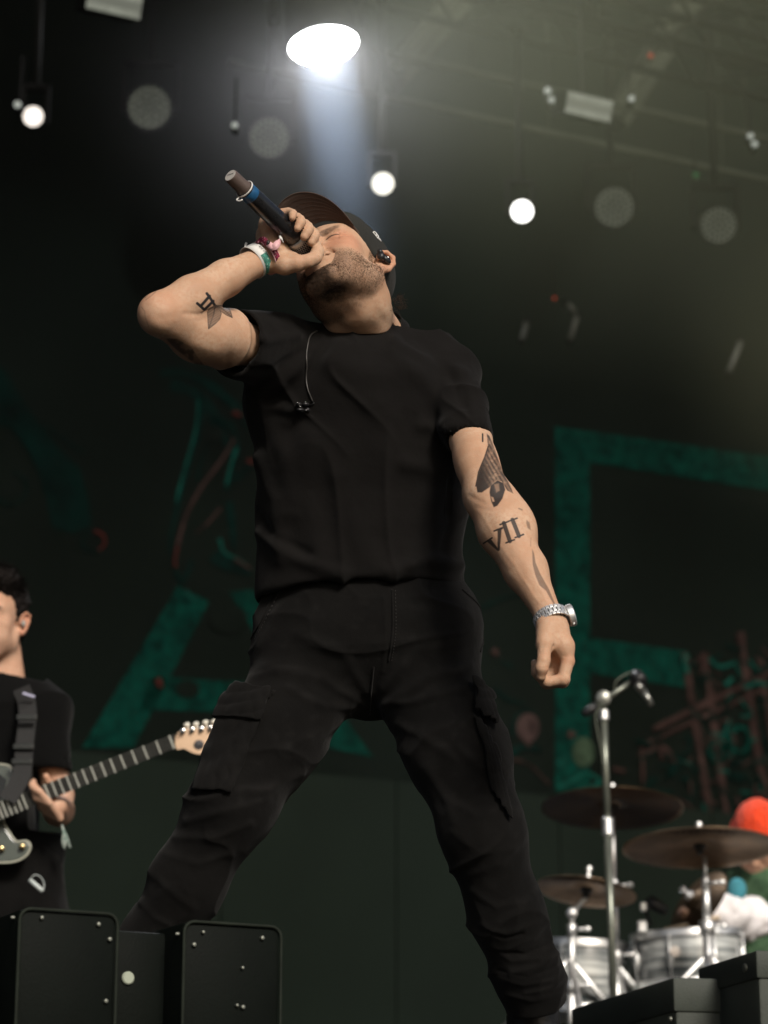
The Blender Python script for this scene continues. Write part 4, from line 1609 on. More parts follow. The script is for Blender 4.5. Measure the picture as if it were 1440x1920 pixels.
# cut the hem, sleeve openings and the neck
hn = norm(W(672, 1200, 4.66) - hem)
tf.half(W(672, 1084, 4.53), (0.06, -.05, -1), .010, (-.4, 4.2, 2.0), (.4, 4.9, 2.6))
sl_r = norm(W(430, 640, 4.37) - W(520, 660, 4.475))
tf.half(W(440, 643, 4.382), sl_r, .004, (-.35, 4.2, 2.6), (-.235, 4.60, 2.95))
sl_l = norm(W(881, 835, 4.465) - W(842, 712, 4.56))
tf.half(W(884, 815, 4.480), sl_l, .004, (.135, 4.2, 2.2), (.32, 4.56, 2.62))
tf.chain([W(450, 645, 4.39), W(395, 630, 4.325)], [.0570, .0570], .004, 'sub')
tf.chain([W(875, 796, 4.49), W(886, 850, 4.455)], [.0385, .0395], .004, 'sub')
tf.flat(W(683, 606, 4.570), W(676, 540, 4.52), (1, 0, .1), (.0655, .064), (.068, .07), .006, 'sub')
tf.flat(W(672, 1040, 4.655), W(672, 1250, 4.66), (1, .05, 0), (.182, .115), (.186, .115), .010, 'sub')

tee_str = [
    ([(600, 640), (560, 690), (500, 730)], 14, .006), ([(640, 650), (590, 720), (540, 790)], 16, .005), ([(560, 630), (500, 640), (462, 620)], 9, .004),
    ([(570, 660), (520, 690), (440, 690)], 10, -.004), ([(740, 640), (800, 670), (870, 700)], 12, .005), ([(760, 640), (840, 690), (868, 760)], 10, -.0035),
    ([(735, 660), (800, 720), (850, 800)], 16, .004), ([(868, 830), (830, 800), (790, 800)], 14, .005), ([(866, 860), (820, 880), (760, 870)], 18, .005),
    ([(866, 960), (820, 1000), (770, 1060)], 16, .006), ([(858, 1060), (800, 1050), (730, 1075)], 14, .007), ([(866, 900), (840, 960), (835, 1030)], 12, -.004),
    ([(500, 780), (540, 860), (545, 960)], 20, .006), ([(485, 860), (520, 940), (530, 1050)], 16, .006), ([(580, 820), (570, 920), (600, 1040)], 24, .005),
    ([(490, 1000), (560, 1050), (640, 1078)], 14, .006), ([(480, 960), (520, 1010), (580, 1040)], 10, -.004), ([(640, 900), (660, 980), (700, 1060)], 26, .004),
    ([(620, 680), (700, 700), (800, 690)], 22, .003), ([(700, 760), (720, 860), (705, 980)], 30, .0035), ([(890, 720), (905, 770), (908, 800)], 8, .003),
    ([(870, 730), (880, 780), (890, 812)], 6, -.002), ([(480, 740), (500, 760), (560, 770)], 12, .005),
]


def tee_sharp(V_, P2):
    w_ = V_ + .09 * np.stack([vnoise(V_, 3.4, 31), vnoise(V_, 3.4, 32), vnoise(V_, 3.4, 33)], 1)
    # drag lines from the raised arm across the chest and soft vertical hang below
    q = np.stack([w_[:, 0] * .75 + w_[:, 2] * .65, w_[:, 1] * .4, (-w_[:, 0] * .65 + w_[:, 2] * .75) * .35], 1)
    a = 1 - np.abs(2 * vnoise(q, 15, 41) - 1)
    v = np.stack([w_[:, 0], w_[:, 1] * .5, w_[:, 2] * .30], 1)
    b = 1 - np.abs(2 * vnoise(v, 13, 42) - 1)
    up = smooth(900, 720, P2[:, 1])
    return .0072 * (a**6 * up * 1.2 + b**5 * (1 - up * .7) - .3)


tee_hem = lambda V_, P2: .0018 * smooth(6, 2, np.abs(P2[:, 1] - (1088 + .0 * P2[:, 0])))
tee, TV, TQ = finish_cloth('t_shirt', tf, M_TEE, singer, [(p_, w_, a_ * 1.5) for p_, w_, a_ in tee_str], .0016, 9, (1.2, 1.2, .7), None, tee_sharp)
bme = body_o.data
bco = np.zeros(len(bme.vertices) * 3, np.float32)
bme.vertices.foreach_get('co', bco)
bco = bco.reshape(-1, 3)
wco = bco + ORG[singer]
t2 = Field.__new__(Field); t2.h = tf.h; t2.lo = tf.lo; t2.F = TSOLID; t2.ax = tf.ax
dd = t2.sample(wco)
inb = ((wco > tf.lo) & (wco < np.array([a[-1] for a in tf.ax]))).all(1) & (dd < .004)
bco[inb] -= (N[inb] * (smooth(.002, -.010, dd[inb]) * .012)[:, None]).astype(np.float32)
bme.vertices.foreach_set('co', bco.ravel())
tee_bvh = BVHTree.FromPolygons(TV.tolist(), TQ.tolist())
# ribbed collar
cn = norm(W(676, 540, 4.52) - W(683, 612, 4.575))
cax = frame_axes(cn, (0, -1, 0))
cc = W(681, 611, 4.575)
mb = MB()
ring = []
for k_ in range(41):
    a = 2 * math.pi * k_ / 40
    d_ = norm(math.cos(a) * cax[0] + math.sin(a) * cax[1])
    h_ = tf.sample(np.array([cc + d_ * q for q in np.linspace(.05, .11, 40)]))
    ring.append(cc + d_ * .0715 * (1 + .02 * math.sin(2 * a)) - cn * .004)
rows, nr = [], 6
CV, CF = [], []
for i in range(nr):
    t = i / (nr - 1)
    for k_ in range(40):
        d_ = norm(ring[k_] - cc)
        CV.append(ring[k_] + cn * (.008 - .018 * t) + d_ * (.0015 + .013 * t * t + .0016 * math.sin(math.pi * t)))
for i in range(nr - 1):
    for k_ in range(40):
        CF.append((i * 40 + k_, i * 40 + (k_ + 1) % 40, (i + 1) * 40 + (k_ + 1) % 40, (i + 1) * 40 + k_))
col_o = link_mesh('collar', CV, CF, M_TEE, tee, True)
sm = col_o.modifiers.new('thick', 'SOLIDIFY'); sm.thickness = .003

# ---- trousers
pf = Field((-.56, 4.34, 1.54), (.40, 4.98, 2.56), .0036)
wst, hip = W(674, 1030, 4.66), W(688, 1190, 4.67)
pf.flat(wst, hip, (1, .03, 0), (.172, .106), (.205, .130), .02)
pf.flat(hip, W(690, 1218, 4.68), (1, .03, 0), (.207, .130), (.200, .105), .03)
LH, LK, LA = W(590, 1252, 4.67), W(432, 1512, 4.59), W(274, 1800, 4.70)
RH, RK, RA = W(790, 1258, 4.67), W(905, 1560, 4.60), W(1002, 1868, 4.74)
pf.chain([LH, W(506, 1385, 4.63), LK, W(354, 1652, 4.64), LA, W(222, 1890, 4.74)], [.104, .090, .075, .064, .062, .064], .035)
pf.chain([RH, W(858, 1412, 4.64), RK, W(950, 1712, 4.66), W(990, 1830, 4.72), W(1010, 1893, 4.75)], [.104, .089, .073, .0645, .0575, .0555], .035)
pf.cone(W(664, 1285, 4.69), W(686, 1318, 4.69), .07, .022, .03)
pf.cone(W(716, 1285, 4.69), W(694, 1318, 4.69), .07, .022, .03)
pf.ell(W(470, 1400, 4.60), [.06, .06, .09], None, .04)
pf.half(wst, (0, 0, 1), .004)
pf.flat(W(674, 1035, 4.66), W(674, 985, 4.66), (1, 0, 0), (.162, .10), (.18, .12), .004, 'sub')
pf.half(W(1008, 1886, 4.75), norm(W(1016, 1960, 4.77) - W(985, 1840, 4.72)), .004, (.1, 4.5, 1.5), (.5, 5, 1.75))
tro_str = [
    ([(660, 1325), (610, 1325), (540, 1290)], 12, .006), ([(640, 1360), (600, 1375), (540, 1400)], 14, .005), ([(680, 1320), (600, 1270), (500, 1250)], 14, .006),
    ([(725, 1320), (775, 1315), (860, 1290)], 12, .006), ([(745, 1360), (785, 1375), (850, 1420)], 14, .005), ([(720, 1320), (800, 1270), (880, 1250)], 14, .006),
    ([(690, 1300), (640, 1220), (560, 1190)], 16, .005), ([(720, 1290), (780, 1220), (860, 1200)], 16, .005), ([(440, 1300), (470, 1270), (520, 1260)], 10, .005),
    ([(350, 1540), (420, 1520), (500, 1500)], 12, 0.0042), ([(330, 1570), (400, 1570), (470, 1545)], 12, 0.0048), ([(310, 1600), (370, 1620), (430, 1600)], 12, 0.0042),
    ([(340, 1500), (390, 1490), (470, 1470)], 10, -0.0024), ([(290, 1640), (330, 1680), (360, 1700)], 12, 0.0036), ([(262, 1690), (290, 1720), (320, 1735)], 10, 0.0036),
    ([(840, 1500), (900, 1530), (980, 1520)], 14, 0.0030), ([(850, 1560), (900, 1600), (960, 1590)], 13, 0.0030), ([(990, 1560), (940, 1620), (880, 1640)], 11, 0.0030),
    ([(885, 1670), (930, 1700), (990, 1690)], 10, 0.0030), ([(1015, 1650), (980, 1700), (930, 1730)], 9, 0.0024), ([(905, 1735), (950, 1750), (1010, 1728)], 9, 0.0036),
    ([(1034, 1715), (1000, 1760), (950, 1780)], 8, 0.0030), ([(922, 1772), (960, 1800), (1010, 1798)], 8, 0.0036), ([(1050, 1782), (1010, 1812), (960, 1822)], 8, 0.0042),
    ([(938, 1832), (980, 1846), (1030, 1836)], 7, 0.0042), ([(1064, 1826), (1030, 1852), (985, 1862)], 7, 0.0036), ([(948, 1864), (1000, 1876), (1062, 1858)], 7, 0.0042),
    ([(860, 1400), (900, 1440), (950, 1450)], 14, .005), ([(800, 1440), (840, 1500), (850, 1540)], 14, .005), ([(560, 1450), (500, 1480), (440, 1480)], 14, .005),
    ([(720, 1120), (724, 1180), (718, 1260)], 5, .003), ([(520, 1140), (500, 1200), (470, 1240)], 8, .003),
    ([(905, 1740), (945, 1758), (980, 1752)], 5, -.004), ([(925, 1783), (985, 1790), (1030, 1770)], 5, -.004), ([(938, 1818), (990, 1832), (1050, 1808)], 5, -.004),
]


def tro_wear(V_, P2):
    w = np.zeros(len(V_))
    for pts, wd, a in tro_str:
        if a > 0:
            w = np.maximum(w, .35 * np.exp(-(poly_dist(P2, pts) / (wd * .6))**2))
    w *= smooth(.35, .75, fbm(V_, 30, 3)) * 1.4
    w = np.maximum(w, .25 * smooth(.6, .8, fbm(V_, 55, 3)))
    return np.clip(w, 0, .6)




def sharp(amp, f):
    """crisp irregular creases: thin ridges of warped noise"""
    def fn(V_, P2):
        w_ = V_ + .10 * np.stack([vnoise(V_, 3.1, 11), vnoise(V_, 3.1, 12), vnoise(V_, 3.1, 13)], 1)
        a = 1 - np.abs(2 * vnoise(w_ * np.array([.7, .7, 1.35]), f, 21) - 1)
        b = 1 - np.abs(2 * vnoise(w_ * np.array([1.0, .8, .8]), f * 1.9, 22) - 1)
        where = smooth(.40, .62, fbm(V_, 4.5, 2))
        return amp * (a**6 * 1.6 + b**5 * .7 * where - .35)
    return fn


tro, RV, RQ = finish_cloth('trousers', pf, M_TROUSER, singer, [(p_, w_ * .72, a_ * .72) for p_, w_, a_ in tro_str], .0016, 12, (1, 1, 1), tro_wear, sharp(.0042, 9))
tro_bvh = BVHTree.FromPolygons(RV.tolist(), RQ.tolist())


def patch(name, poly, thick, parent, mt, step=5, bulge=.0):
    """a sewn-on cloth piece: a sheet laid on the trousers, with thickness"""
    xs = [p[0] for p in poly]; ys = [p[1] for p in poly]
    nx = int((max(xs) - min(xs)) / step) + 2
    A, B, C_, D = [np.array(p, float) for p in poly]
    n, m = 30, 30
    V_, ok = [], True
    for j in range(m + 1):
        for i in range(n + 1):
            u, v = i / n, j / m
            p = A * (1 - u) * (1 - v) + B * u * (1 - v) + C_ * u * v + D * (1 - u) * v
            q, nn = cast(tro_bvh, p[0], p[1])
            if q is None:
                q, nn = V_[-1] if V_ else W(p[0], p[1], 4.6), np.array([0, -1., 0])
                q = q + np.array([0, .004, 0])
                V_.append(q)
                continue
            b_ = bulge * math.sin(math.pi * min(1, max(0, u))) * math.sin(math.pi * v)
            V_.append(q + nn * (thick + b_ + .0012 * math.sin(7 * u + 5 * v) + .0010 * math.sin(17 * v + 6 * u * u) + .0008 * math.sin(23 * u - 9 * v)))
    F_ = [(j * (n + 1) + i, j * (n + 1) + i + 1, (j + 1) * (n + 1) + i + 1, (j + 1) * (n + 1) + i) for j in range(m) for i in range(n)]
    # close the edge down to the cloth underneath
    o = link_mesh(name, V_, F_, mt, parent, True, {'wear': np.full(len(V_), .12)})
    sm = o.modifiers.new('thick', 'SOLIDIFY')
    sm.thickness = thick * 1.3
    sm.offset = -1
    return o


pk = patch('cargo_pocket', [(412, 1350), (488, 1352), (432, 1486), (364, 1482)], .0042, tro, M_TROUSER, bulge=.004)
fp = patch('pocket_flap', [(442, 1292), (508, 1299), (489, 1353), (406, 1349)], .0075, tro, M_TROUSER, bulge=.001)
pk2 = patch('cargo_pocket', [(890, 1345), (924, 1400), (954, 1535), (924, 1480)], .005, tro, M_TROUSER, bulge=.004)
fp2 = patch('pocket_flap', [(880, 1277), (910, 1306), (922, 1360), (892, 1338)], .009, tro, M_TROUSER, bulge=.002)


def seam(name, paths, bvh, parent, m, r=.0010, lift=.0006, dash=False):
    mb = MB()
    for pts in paths:
        L_ = sum(math.dist(pts[i], pts[i + 1]) for i in range(len(pts) - 1))
        n = max(4, int(L_ / 3))
        c = cast_path(bvh, pts, n, lift)
        if dash:
            for i in range(0, len(c) - 1, 2):
                if np.linalg.norm(c[i] - c[i + 1]) < .03:
                    mb.tube([c[i], c[i + 1]], r, 4)
        elif len(c) > 2:
            mb.tube(c, r, 5)
    if mb.V:
        return mb.build(name, m, parent, True)


tro_seams = [[(545, 1078), (518, 1110), (490, 1165), (470, 1200)], [(866, 1105), (900, 1140), (908, 1190), (900, 1222)], [(735, 1105), (736, 1180), (728, 1240)],
             [(700, 1250), (695, 1300), (692, 1340)]]
for q_ in tro_seams:
    seam('seam', [q_], tro_bvh, tro, M_TROUSER, .0022, .0006)
for q_ in tro_seams[:3]:
    seam('seam_stitching', [[(x + 6, y + 2) for x, y in q_]], tro_bvh, tro, M_THREAD, .0007, .0012, True)['kind'] = 'stuff'
dgt = bpy.context.evaluated_depsgraph_get


def stitch_on(o, paths):
    me = o.data
    Vv = np.array([v.co for v in me.vertices]) + ORG[singer]
    b = BVHTree.FromPolygons(Vv.tolist(), [list(p.vertices) for p in me.polygons])
    q_ = seam('seam_stitching', paths, b, o, M_THREAD, .0007, .0010, True)
    if q_:
        q_['kind'] = 'stuff'


stitch_on(pk, [[(418, 1360), (372, 1476)], [(482, 1360), (430, 1478)], [(370, 1476), (428, 1480)], [(474, 1362), (422, 1478)]])
stitch_on(fp, [[(412, 1344), (484, 1347)], [(416, 1339), (486, 1342)], [(484, 1346), (502, 1304)], [(478, 1344), (496, 1303)]])
stitch_on(pk2, [[(896, 1352), (928, 1478)], [(921, 1408), (949, 1528)]])

# ---- shoes (mostly below the frame)
M_SHOE = mat('black_leather', (.012, .011, .011), rough=.42, var=.3, bump=.2, bscale=120)
M_SOLE = mat('dark_rubber', (.02, .02, .02), rough=.8, var=.2)


def shoe(an, toe):
    an = np.array(an); an[2] = STAGE_Z
    d = norm(np.array([toe[0], toe[1], 0]))
    sd_ = np.array([-d[1], d[0], 0])
    f = Field(an - .30, an + np.array([.30, .30, .25]), .006)
    u = lambda a, b, h: an + d * a + sd_ * b + np.array([0, 0, h])
    f.flat(u(-.07, 0, .045), u(.10, 0, .045), sd_, (.038, .040), (.045, .040), .02)
    f.flat(u(.09, 0, .042), u(.175, 0, .038), sd_, (.046, .036), (.038, .028), .02)
    f.chain([u(-.045, 0, .05), u(-.04, 0, .15)], [.045, .050], .03)
    f.flat(u(-.02, 0, .09), u(.08, 0, .06), sd_, (.035, .035), (.038, .02), .03)
    f.half(u(0, 0, .018), (0, 0, -1), .003)
    V_, Q_ = f.mesh()
    o = link_mesh('shoe', V_, Q_, M_SHOE, singer, True)
    g = Field(an - .30, an + np.array([.30, .30, .1]), .006)
    g.flat(u(-.075, 0, .0), u(.10, 0, .0), sd_, (.043, .030), (.048, .030), .01)
    g.flat(u(.10, 0, .0), u(.18, 0, .0), sd_, (.048, .03), (.040, .03), .01)
    g.half(u(0, 0, .024), (0, 0, 1), .002)
    g.half(u(0, 0, .0), (0, 0, -1), .002)
    V_, Q_ = g.mesh()
    link_mesh('sole', V_, Q_, M_SOLE, o, True)


shoe(W(1016, 1950, 4.78), (.35, -1))
shoe(W(195, 1945, 4.78), (-.55, -1))

# ------------------------------------------------------------------ cap
M_CAP = cloth_mat('dark_grey_cap_cloth', (.030, .030, .027), var=.12, weave=1100)
M_CAPUNDER = cloth_mat('brown_cap_lining', (.090, .062, .050), var=.12, weave=1100)
M_WHITE = mat('white_thread', (.72, .71, .68), rough=.8, var=.08)
cf = Field(HS.o - .20, HS.o + .22, .0034)
cf.ell(HS(0, -.006, .055), (.0805, .1030, .091), HS.M, 0)
cf.ell(HS(0, .045, .070), (.070, .062, .058), HS.M, .03)
cf.half(HS(0, .10, .046), HS.M @ np.array([0, 0, 0]) - HS.M[2] + HS.M[1] * .36, .004)
cf.ell(HS(0, -.006, .056), (.0740, .0960, .082), HS.M, .002, 'sub')
CVv, CQ = cf.mesh()
nn_ = vnormals(CVv, CQ)
lc = HS.loc(CVv)
seamv = np.minimum(np.abs(lc[:, 0]), np.minimum(np.abs(lc[:, 0] * .5 - (lc[:, 1] + .008) * .866), np.abs(lc[:, 0] * .5 + (lc[:, 1] + .008) * .866)))
CVv = CVv - nn_ * (.0012 * np.exp(-(seamv / .0025)**2))[:, None]
cap = link_mesh('cap', CVv, CQ, M_CAP, singer, True, {'wear': np.zeros(len(CVv))})


def brim_pt(s_, t, dz=0.0):
    th = s_ * R(62)
    bx, by = .0785 * math.sin(th), -.004 + .1035 * math.cos(th)
    bz = .052 + .36 * (by - .10) * 1.0 + .004
    ln_ = .079 * math.sqrt(max(0, 1 - (abs(s_))**2.4))
    ox, oy = s_ * .020 * (1 - s_**4), ln_
    arch = -.016 * (s_**2) * (.3 + .7 * t) + .004 * t
    return HS(bx + ox * t, by + oy * t, bz + arch * 1.0 + .012 * t + dz)


ns_, nt_ = 40, 10
BV, BF = [], []
for lay, dz in ((0, 0), (1, .0032)):
    for j in range(nt_ + 1):
        for i in range(ns_ + 1):
            BV.append(brim_pt(-1 + 2 * i / ns_, j / nt_, dz))
n1 = (ns_ + 1) * (nt_ + 1)
idx = lambda l, j, i: l * n1 + j * (ns_ + 1) + i
under, upper = [], []
for j in range(nt_):
    for i in range(ns_):
        under.append((idx(0, j, i), idx(0, j, i + 1), idx(0, j + 1, i + 1), idx(0, j + 1, i)))
        upper.append((idx(1, j, i), idx(1, j + 1, i), idx(1, j + 1, i + 1), idx(1, j, i + 1)))
for i in range(ns_):
    upper.append((idx(0, nt_, i), idx(0, nt_, i + 1), idx(1, nt_, i + 1), idx(1, nt_, i)))
brim = link_mesh('brim', BV, upper + under, M_CAP, cap, True, {'wear': np.zeros(len(BV))})
brim.data.materials.append(M_CAPUNDER)
for i, p in enumerate(brim.data.polygons):
    if i >= len(upper):
        p.material_index = 1
mb = MB()
mb.tube([brim_pt(-1 + 2 * i / 60, 1.0, .0002) for i in range(1, 60)], .0010, 5)
mb.build('brim_piping', M_CAPUNDER, cap, True)
mb = MB()
for q in range(1, 7):
    tq = .12 + q * .12
    mb.tube([brim_pt(-1 + 2 * i / 48, tq, -.0004) for i in range(3, 46)], .0003, 4)
mb.build('brim_stitching', M_CAPUNDER, cap, True)
# small white embroidered mark on the side of the cap
cap_bvh = BVHTree.FromPolygons(CVv.tolist(), CQ.tolist())
mb = MB()
for pts, r_w in (([(699, 436), (703, 441), (707, 446), (713, 452)], .0012), ([(699, 436), (702, 435), (706, 440), (704, 443)], .0012), ([(706, 440), (709, 444), (707, 447)], .0012),
                 ([(709, 446), (712, 449), (714, 453)], .0010)):
    c = cast_path(cap_bvh, pts, 8, .0008)
    if len(c) > 2:
        mb.tube(c, r_w, 5)
if mb.V:
    mb.build('embroidered_mark', M_WHITE, cap, True)

# short curls at the nape
ch = []
for k_ in range(70):
    a = random.uniform(-1, 1); b_ = random.random()
    p = HS(.050 + .020 * random.random(), -.062 - .016 * random.random(), -.026 - .040 * b_)
    q = [p]
    d = norm(-HS.M[2] * .6 - HS.M[1] * .5 + HS.M[0] * .5 + np.array([random.gauss(0, .4) for _ in range(3)]))
    for s_ in range(4):
        d = norm(d + np.array([random.gauss(0, .5) for _ in range(3)]))
        p = p + d * .003
        q.append(p)
    ch.append(q)
mb = MB()
for q in ch:
    mb.tube(q, .0004, 3, False)
ho = mb.build('nape_hair', M_HAIR, singer, True)
ho['kind'] = 'stuff'

# ------------------------------------------------------------------ earpiece, its cable, wristbands, watch
M_CABLE = mat('clear_grey_cable', (.055, .052, .048), rough=.4)
mb = MB()
e0 = HS(.0815, .004, .002)
mb.ball(e0, (.0075, .0075, .0095), 12, HS.M)
mb.ball(HS(.086, -.007, -.002), (.006, .011, .008), 12, HS.M)
mb.tube([HS(.084, .012, .012), HS(.083, .006, .006)], [.0045, .0055], 10)
iem = mb.build('ear_monitor', M_BLACK, singer, True)
mb = MB()
for (a, b) in ((.088, -.010), (.0905, -.004)):
    mb.ball(HS(a, b, -.003), .0028, 8)
mb.build('ear_monitor_screws', M_CHROME, iem, True)
cabp = cast_path(tee_bvh, [(594, 622), (580, 632), (575, 660), (574, 700), (578, 730), (586, 752)], 50, .0022)
mb = MB()
mb.tube(cabp, .0013, 6)
cab = mb.build('monitor_cable', M_CABLE, singer, True)
clip0, clipn = cast(tee_bvh, 568, 766)
mb = MB()
axc = frame_axes(clipn)
for (u, v, r3) in ((-.010, .006, (.006, .004, .004)), (.004, .008, (.007, .004, .004)), (-.006, -.004, (.008, .0035, .004)), (.008, -.002, (.005, .0045, .004))):
    mb.ball(clip0 + axc[0] * u + axc[1] * v + clipn * .004, r3, 10, axc)
mb.tube([clip0 + axc[0] * .010 + axc[1] * .006 + clipn * .005, cast(tee_bvh, 588, 756)[0] + clipn * .004, cabp[-1]], .0012, 6)
mb.build('cable_clip', M_BLACK, cab, True)
mb = MB()
for (u, v) in ((-.014, .0075), (-.008, .001), (.002, .011), (.004, -.004)):
    mb.ball(clip0 + axc[0] * u + axc[1] * v + clipn * .0075, (.0035, .0012, .0015), 8, axc)
mb.build('clip_metal', M_CHROME, cab, True)


def wrist_band(c, axis, rx, rz, width, tilt, n=48, flare=0.0, wob=0.0):
    a = frame_axes(norm(axis + tilt), (0, -1, 0))
    V_, F_ = [], []
    for i in range(n):
        t = 2 * math.pi * i / n
        d = math.cos(t) * a[0] * rx + math.sin(t) * a[1] * rz
        w = width * (1 + wob * math.sin(3 * t))
        V_.append(c + d * (1 + flare) - a[2] * w / 2)
        V_.append(c + d - a[2] * w * .0)
        V_.append(c + d * (1 - flare) + a[2] * w / 2)
    for i in range(n):
        j = (i + 1) % n
        F_.append((i * 3, j * 3, j * 3 + 1, i * 3 + 1))
        F_.append((i * 3 + 1, j * 3 + 1, j * 3 + 2, i * 3 + 2))
    return V_, F_, a


def print_mat(name, base, c1, c2, scale, thr=.5):
    m, nt, b = new_mat(name)
    L = nt.links
    tc = nt.nodes.new('ShaderNodeTexCoord')
    n = nt.nodes.new('ShaderNodeTexNoise'); n.inputs['Scale'].default_value = scale; n.inputs['Detail'].default_value = 3
    L.new(tc.outputs['Object'], n.inputs['Vector'])
    r = nt.nodes.new('ShaderNodeValToRGB')
    r.color_ramp.interpolation = 'CONSTANT'
    e = r.color_ramp.elements
    e[0].position = 0; e[0].color = (*base, 1)
    e[1].position = thr; e[1].color = (*c1, 1)
    e2 = e.new(thr + .09); e2.color = (*c2, 1)
    L.new(n.outputs['Fac'], r.inputs['Fac'])
    L.new(r.outputs['Color'], b.inputs['Base Color'])
    b.inputs['Roughness'].default_value = .7
    return m


M_BANDW = mat('white_woven_band', (.70, .69, .66), rough=.75, var=.05, scale=200)
M_BANDG = print_mat('green_print', (.05, .19, .15), (.03, .30, .22), (.45, .52, .48), 260, .52)
M_BANDR = print_mat('crimson_print', (.22, .012, .045), (.08, .006, .02), (.55, .25, .30), 280, .5)
M_PINK = mat('pink_satin', (.72, .42, .44), rough=.5, var=.2, scale=160)
M_INK = mat('black_print', (.02, .02, .02), rough=.8)
fax = norm(wrR - elR)
vcam = norm(CAM - wrR)


def on_band(c, a, rx, rz, u, t, out=.0008):
    return c + (math.cos(t) * a[0] * (rx + out) + math.sin(t) * a[1] * (rz + out)) + a[2] * u


b1c = W(480, 488, 4.328)
V_, F_, ba = wrist_band(b1c, fax, .0310, .0305, .022, np.array([.0, -.10, .06]), flare=.03)
band = link_mesh('wristband', V_, F_, M_BANDW, singer, True)
band.modifiers.new('thick', 'SOLIDIFY').thickness = .0012


def band_patch(name, c, a, rx, rz, u0, u1, t0, t1, m, par, out=.0012, n=10):
    V2, F2 = [], []
    for i in range(n + 1):
        t = t0 + (t1 - t0) * i / n
        V2 += [on_band(c, a, rx, rz, u0, t, out), on_band(c, a, rx, rz, u1, t, out)]
    for i in range(n):
        F2.append((2 * i, 2 * i + 2, 2 * i + 3, 2 * i + 1))
    o = link_mesh(name, V2, F2, m, par, True)
    o.modifiers.new('thick', 'SOLIDIFY').thickness = .0006
    return o


# angle on the band that faces the camera
tv = math.atan2(vcam @ ba[1], vcam @ ba[0])
tdn = 1 if (on_band(b1c, ba, .03, .03, 0, tv + .5)[2] < on_band(b1c, ba, .03, .03, 0, tv - .5)[2]) else -1
band_patch('green_print', b1c, ba, .0313, .0308, -.0060, .0080, tv - tdn * .10, tv + tdn * 1.35, M_BANDG, band)


def band_letters(name, txt, c, a, rx, rz, t0, u0, size, m, par):
    cu = bpy.data.curves.new(name, 'FONT')
    cu.body = txt
    cu.size = size
    cu.extrude = .0003
    tmp = bpy.data.objects.new('tmp', cu)
    COL.objects.link(tmp)
    me = bpy.data.meshes.new_from_object(tmp.evaluated_get(dgt()))
    bpy.data.objects.remove(tmp)
    V2 = []
    for v in me.vertices:
        V2.append(on_band(c, a, rx, rz, u0 - v.co.y * 1.0, t0 + tdn * v.co.x / rx, .0016 + v.co.z))
    F2 = [list(p.vertices) for p in me.polygons]
    bpy.data.meshes.remove(me)
    return link_mesh(name, V2, F2, m, par, False)


band_letters('lettering', 'TVL LOV', b1c, ba, .0313, .0308, tv - tdn * .62, .0085, .0058, M_INK, band)
b2c = W(501, 481, 4.331)
V_, F_, bb = wrist_band(b2c, fax, .0335, .0320, .0135, np.array([.05, -.12, .0]), flare=.02)
band2 = link_mesh('wristband', V_, F_, M_PINK, singer, True)
band2.modifiers.new('thick', 'SOLIDIFY').thickness = .0012
tv2 = math.atan2(vcam @ bb[1], vcam @ bb[0])
band_patch('crimson_print', b2c, bb, .0338, .0323, -.0048, .0048, tv2 + tdn * -.15, tv2 + tdn * 1.5, M_BANDR, band2)
# ribbon ends tied with a black bead
kc = on_band(b2c, bb, .0335, .0320, -.002, tv2 - tdn * .62, .004)
mb = MB()
mb.ball(kc, (.0042, .0042, .0046), 10)
mb.tube([kc - bb[2] * .003, kc + bb[2] * .003], .0035, 8)
mb.build('bead', M_BLACK, band2, True)
rw = norm(np.cross(vcam, r_))


def ribbon3(name, pts, wid, m, par):
    P_ = spline(pts, 14)
    V2, F2 = [], []
    for i, p in enumerate(P_):
        t = norm(P_[min(i + 1, 13)] - P_[max(i - 1, 0)])
        s_ = norm(np.cross(t, vcam) + .5 * vcam * math.sin(i * .4))
        w = wid * (.45 + .75 * math.sin(math.pi * min(1, (i + 1) / 12)))
        V2 += [p - s_ * w / 2, p + s_ * w / 2]
    for i in range(13):
        F2.append((2 * i, 2 * i + 1, 2 * i + 3, 2 * i + 2))
    o = link_mesh(name, V2, F2, m, par, True)
    o.modifiers.new('thick', 'SOLIDIFY').thickness = .0009
    return o


yk = kc[1]
ribbon3('ribbon_end', [kc, W(499, 455, yk - .002), W(491, 449, yk + .004), W(480, 456, yk + .010)], .0125, M_BANDR, band2)
ribbon3('ribbon_end', [kc, W(513, 463, yk - .006), W(522, 454, yk - .004), W(527, 446, yk + .0)], .0115, M_PINK, band2)
ribbon3('ribbon_end', [W(524, 441, yk), W(527, 447, yk - .003), W(531, 455, yk)], .004, M_BANDW, band2)
ribbon3('ribbon_end', [on_band(b1c, ba, .0310, .0305, -.009, tv - tdn * 1.35, .001), W(463, 455, b1c[1]), W(460, 460, b1c[1] - .004), W(462, 463, b1c[1] - .004)], .004, M_BANDW, band)

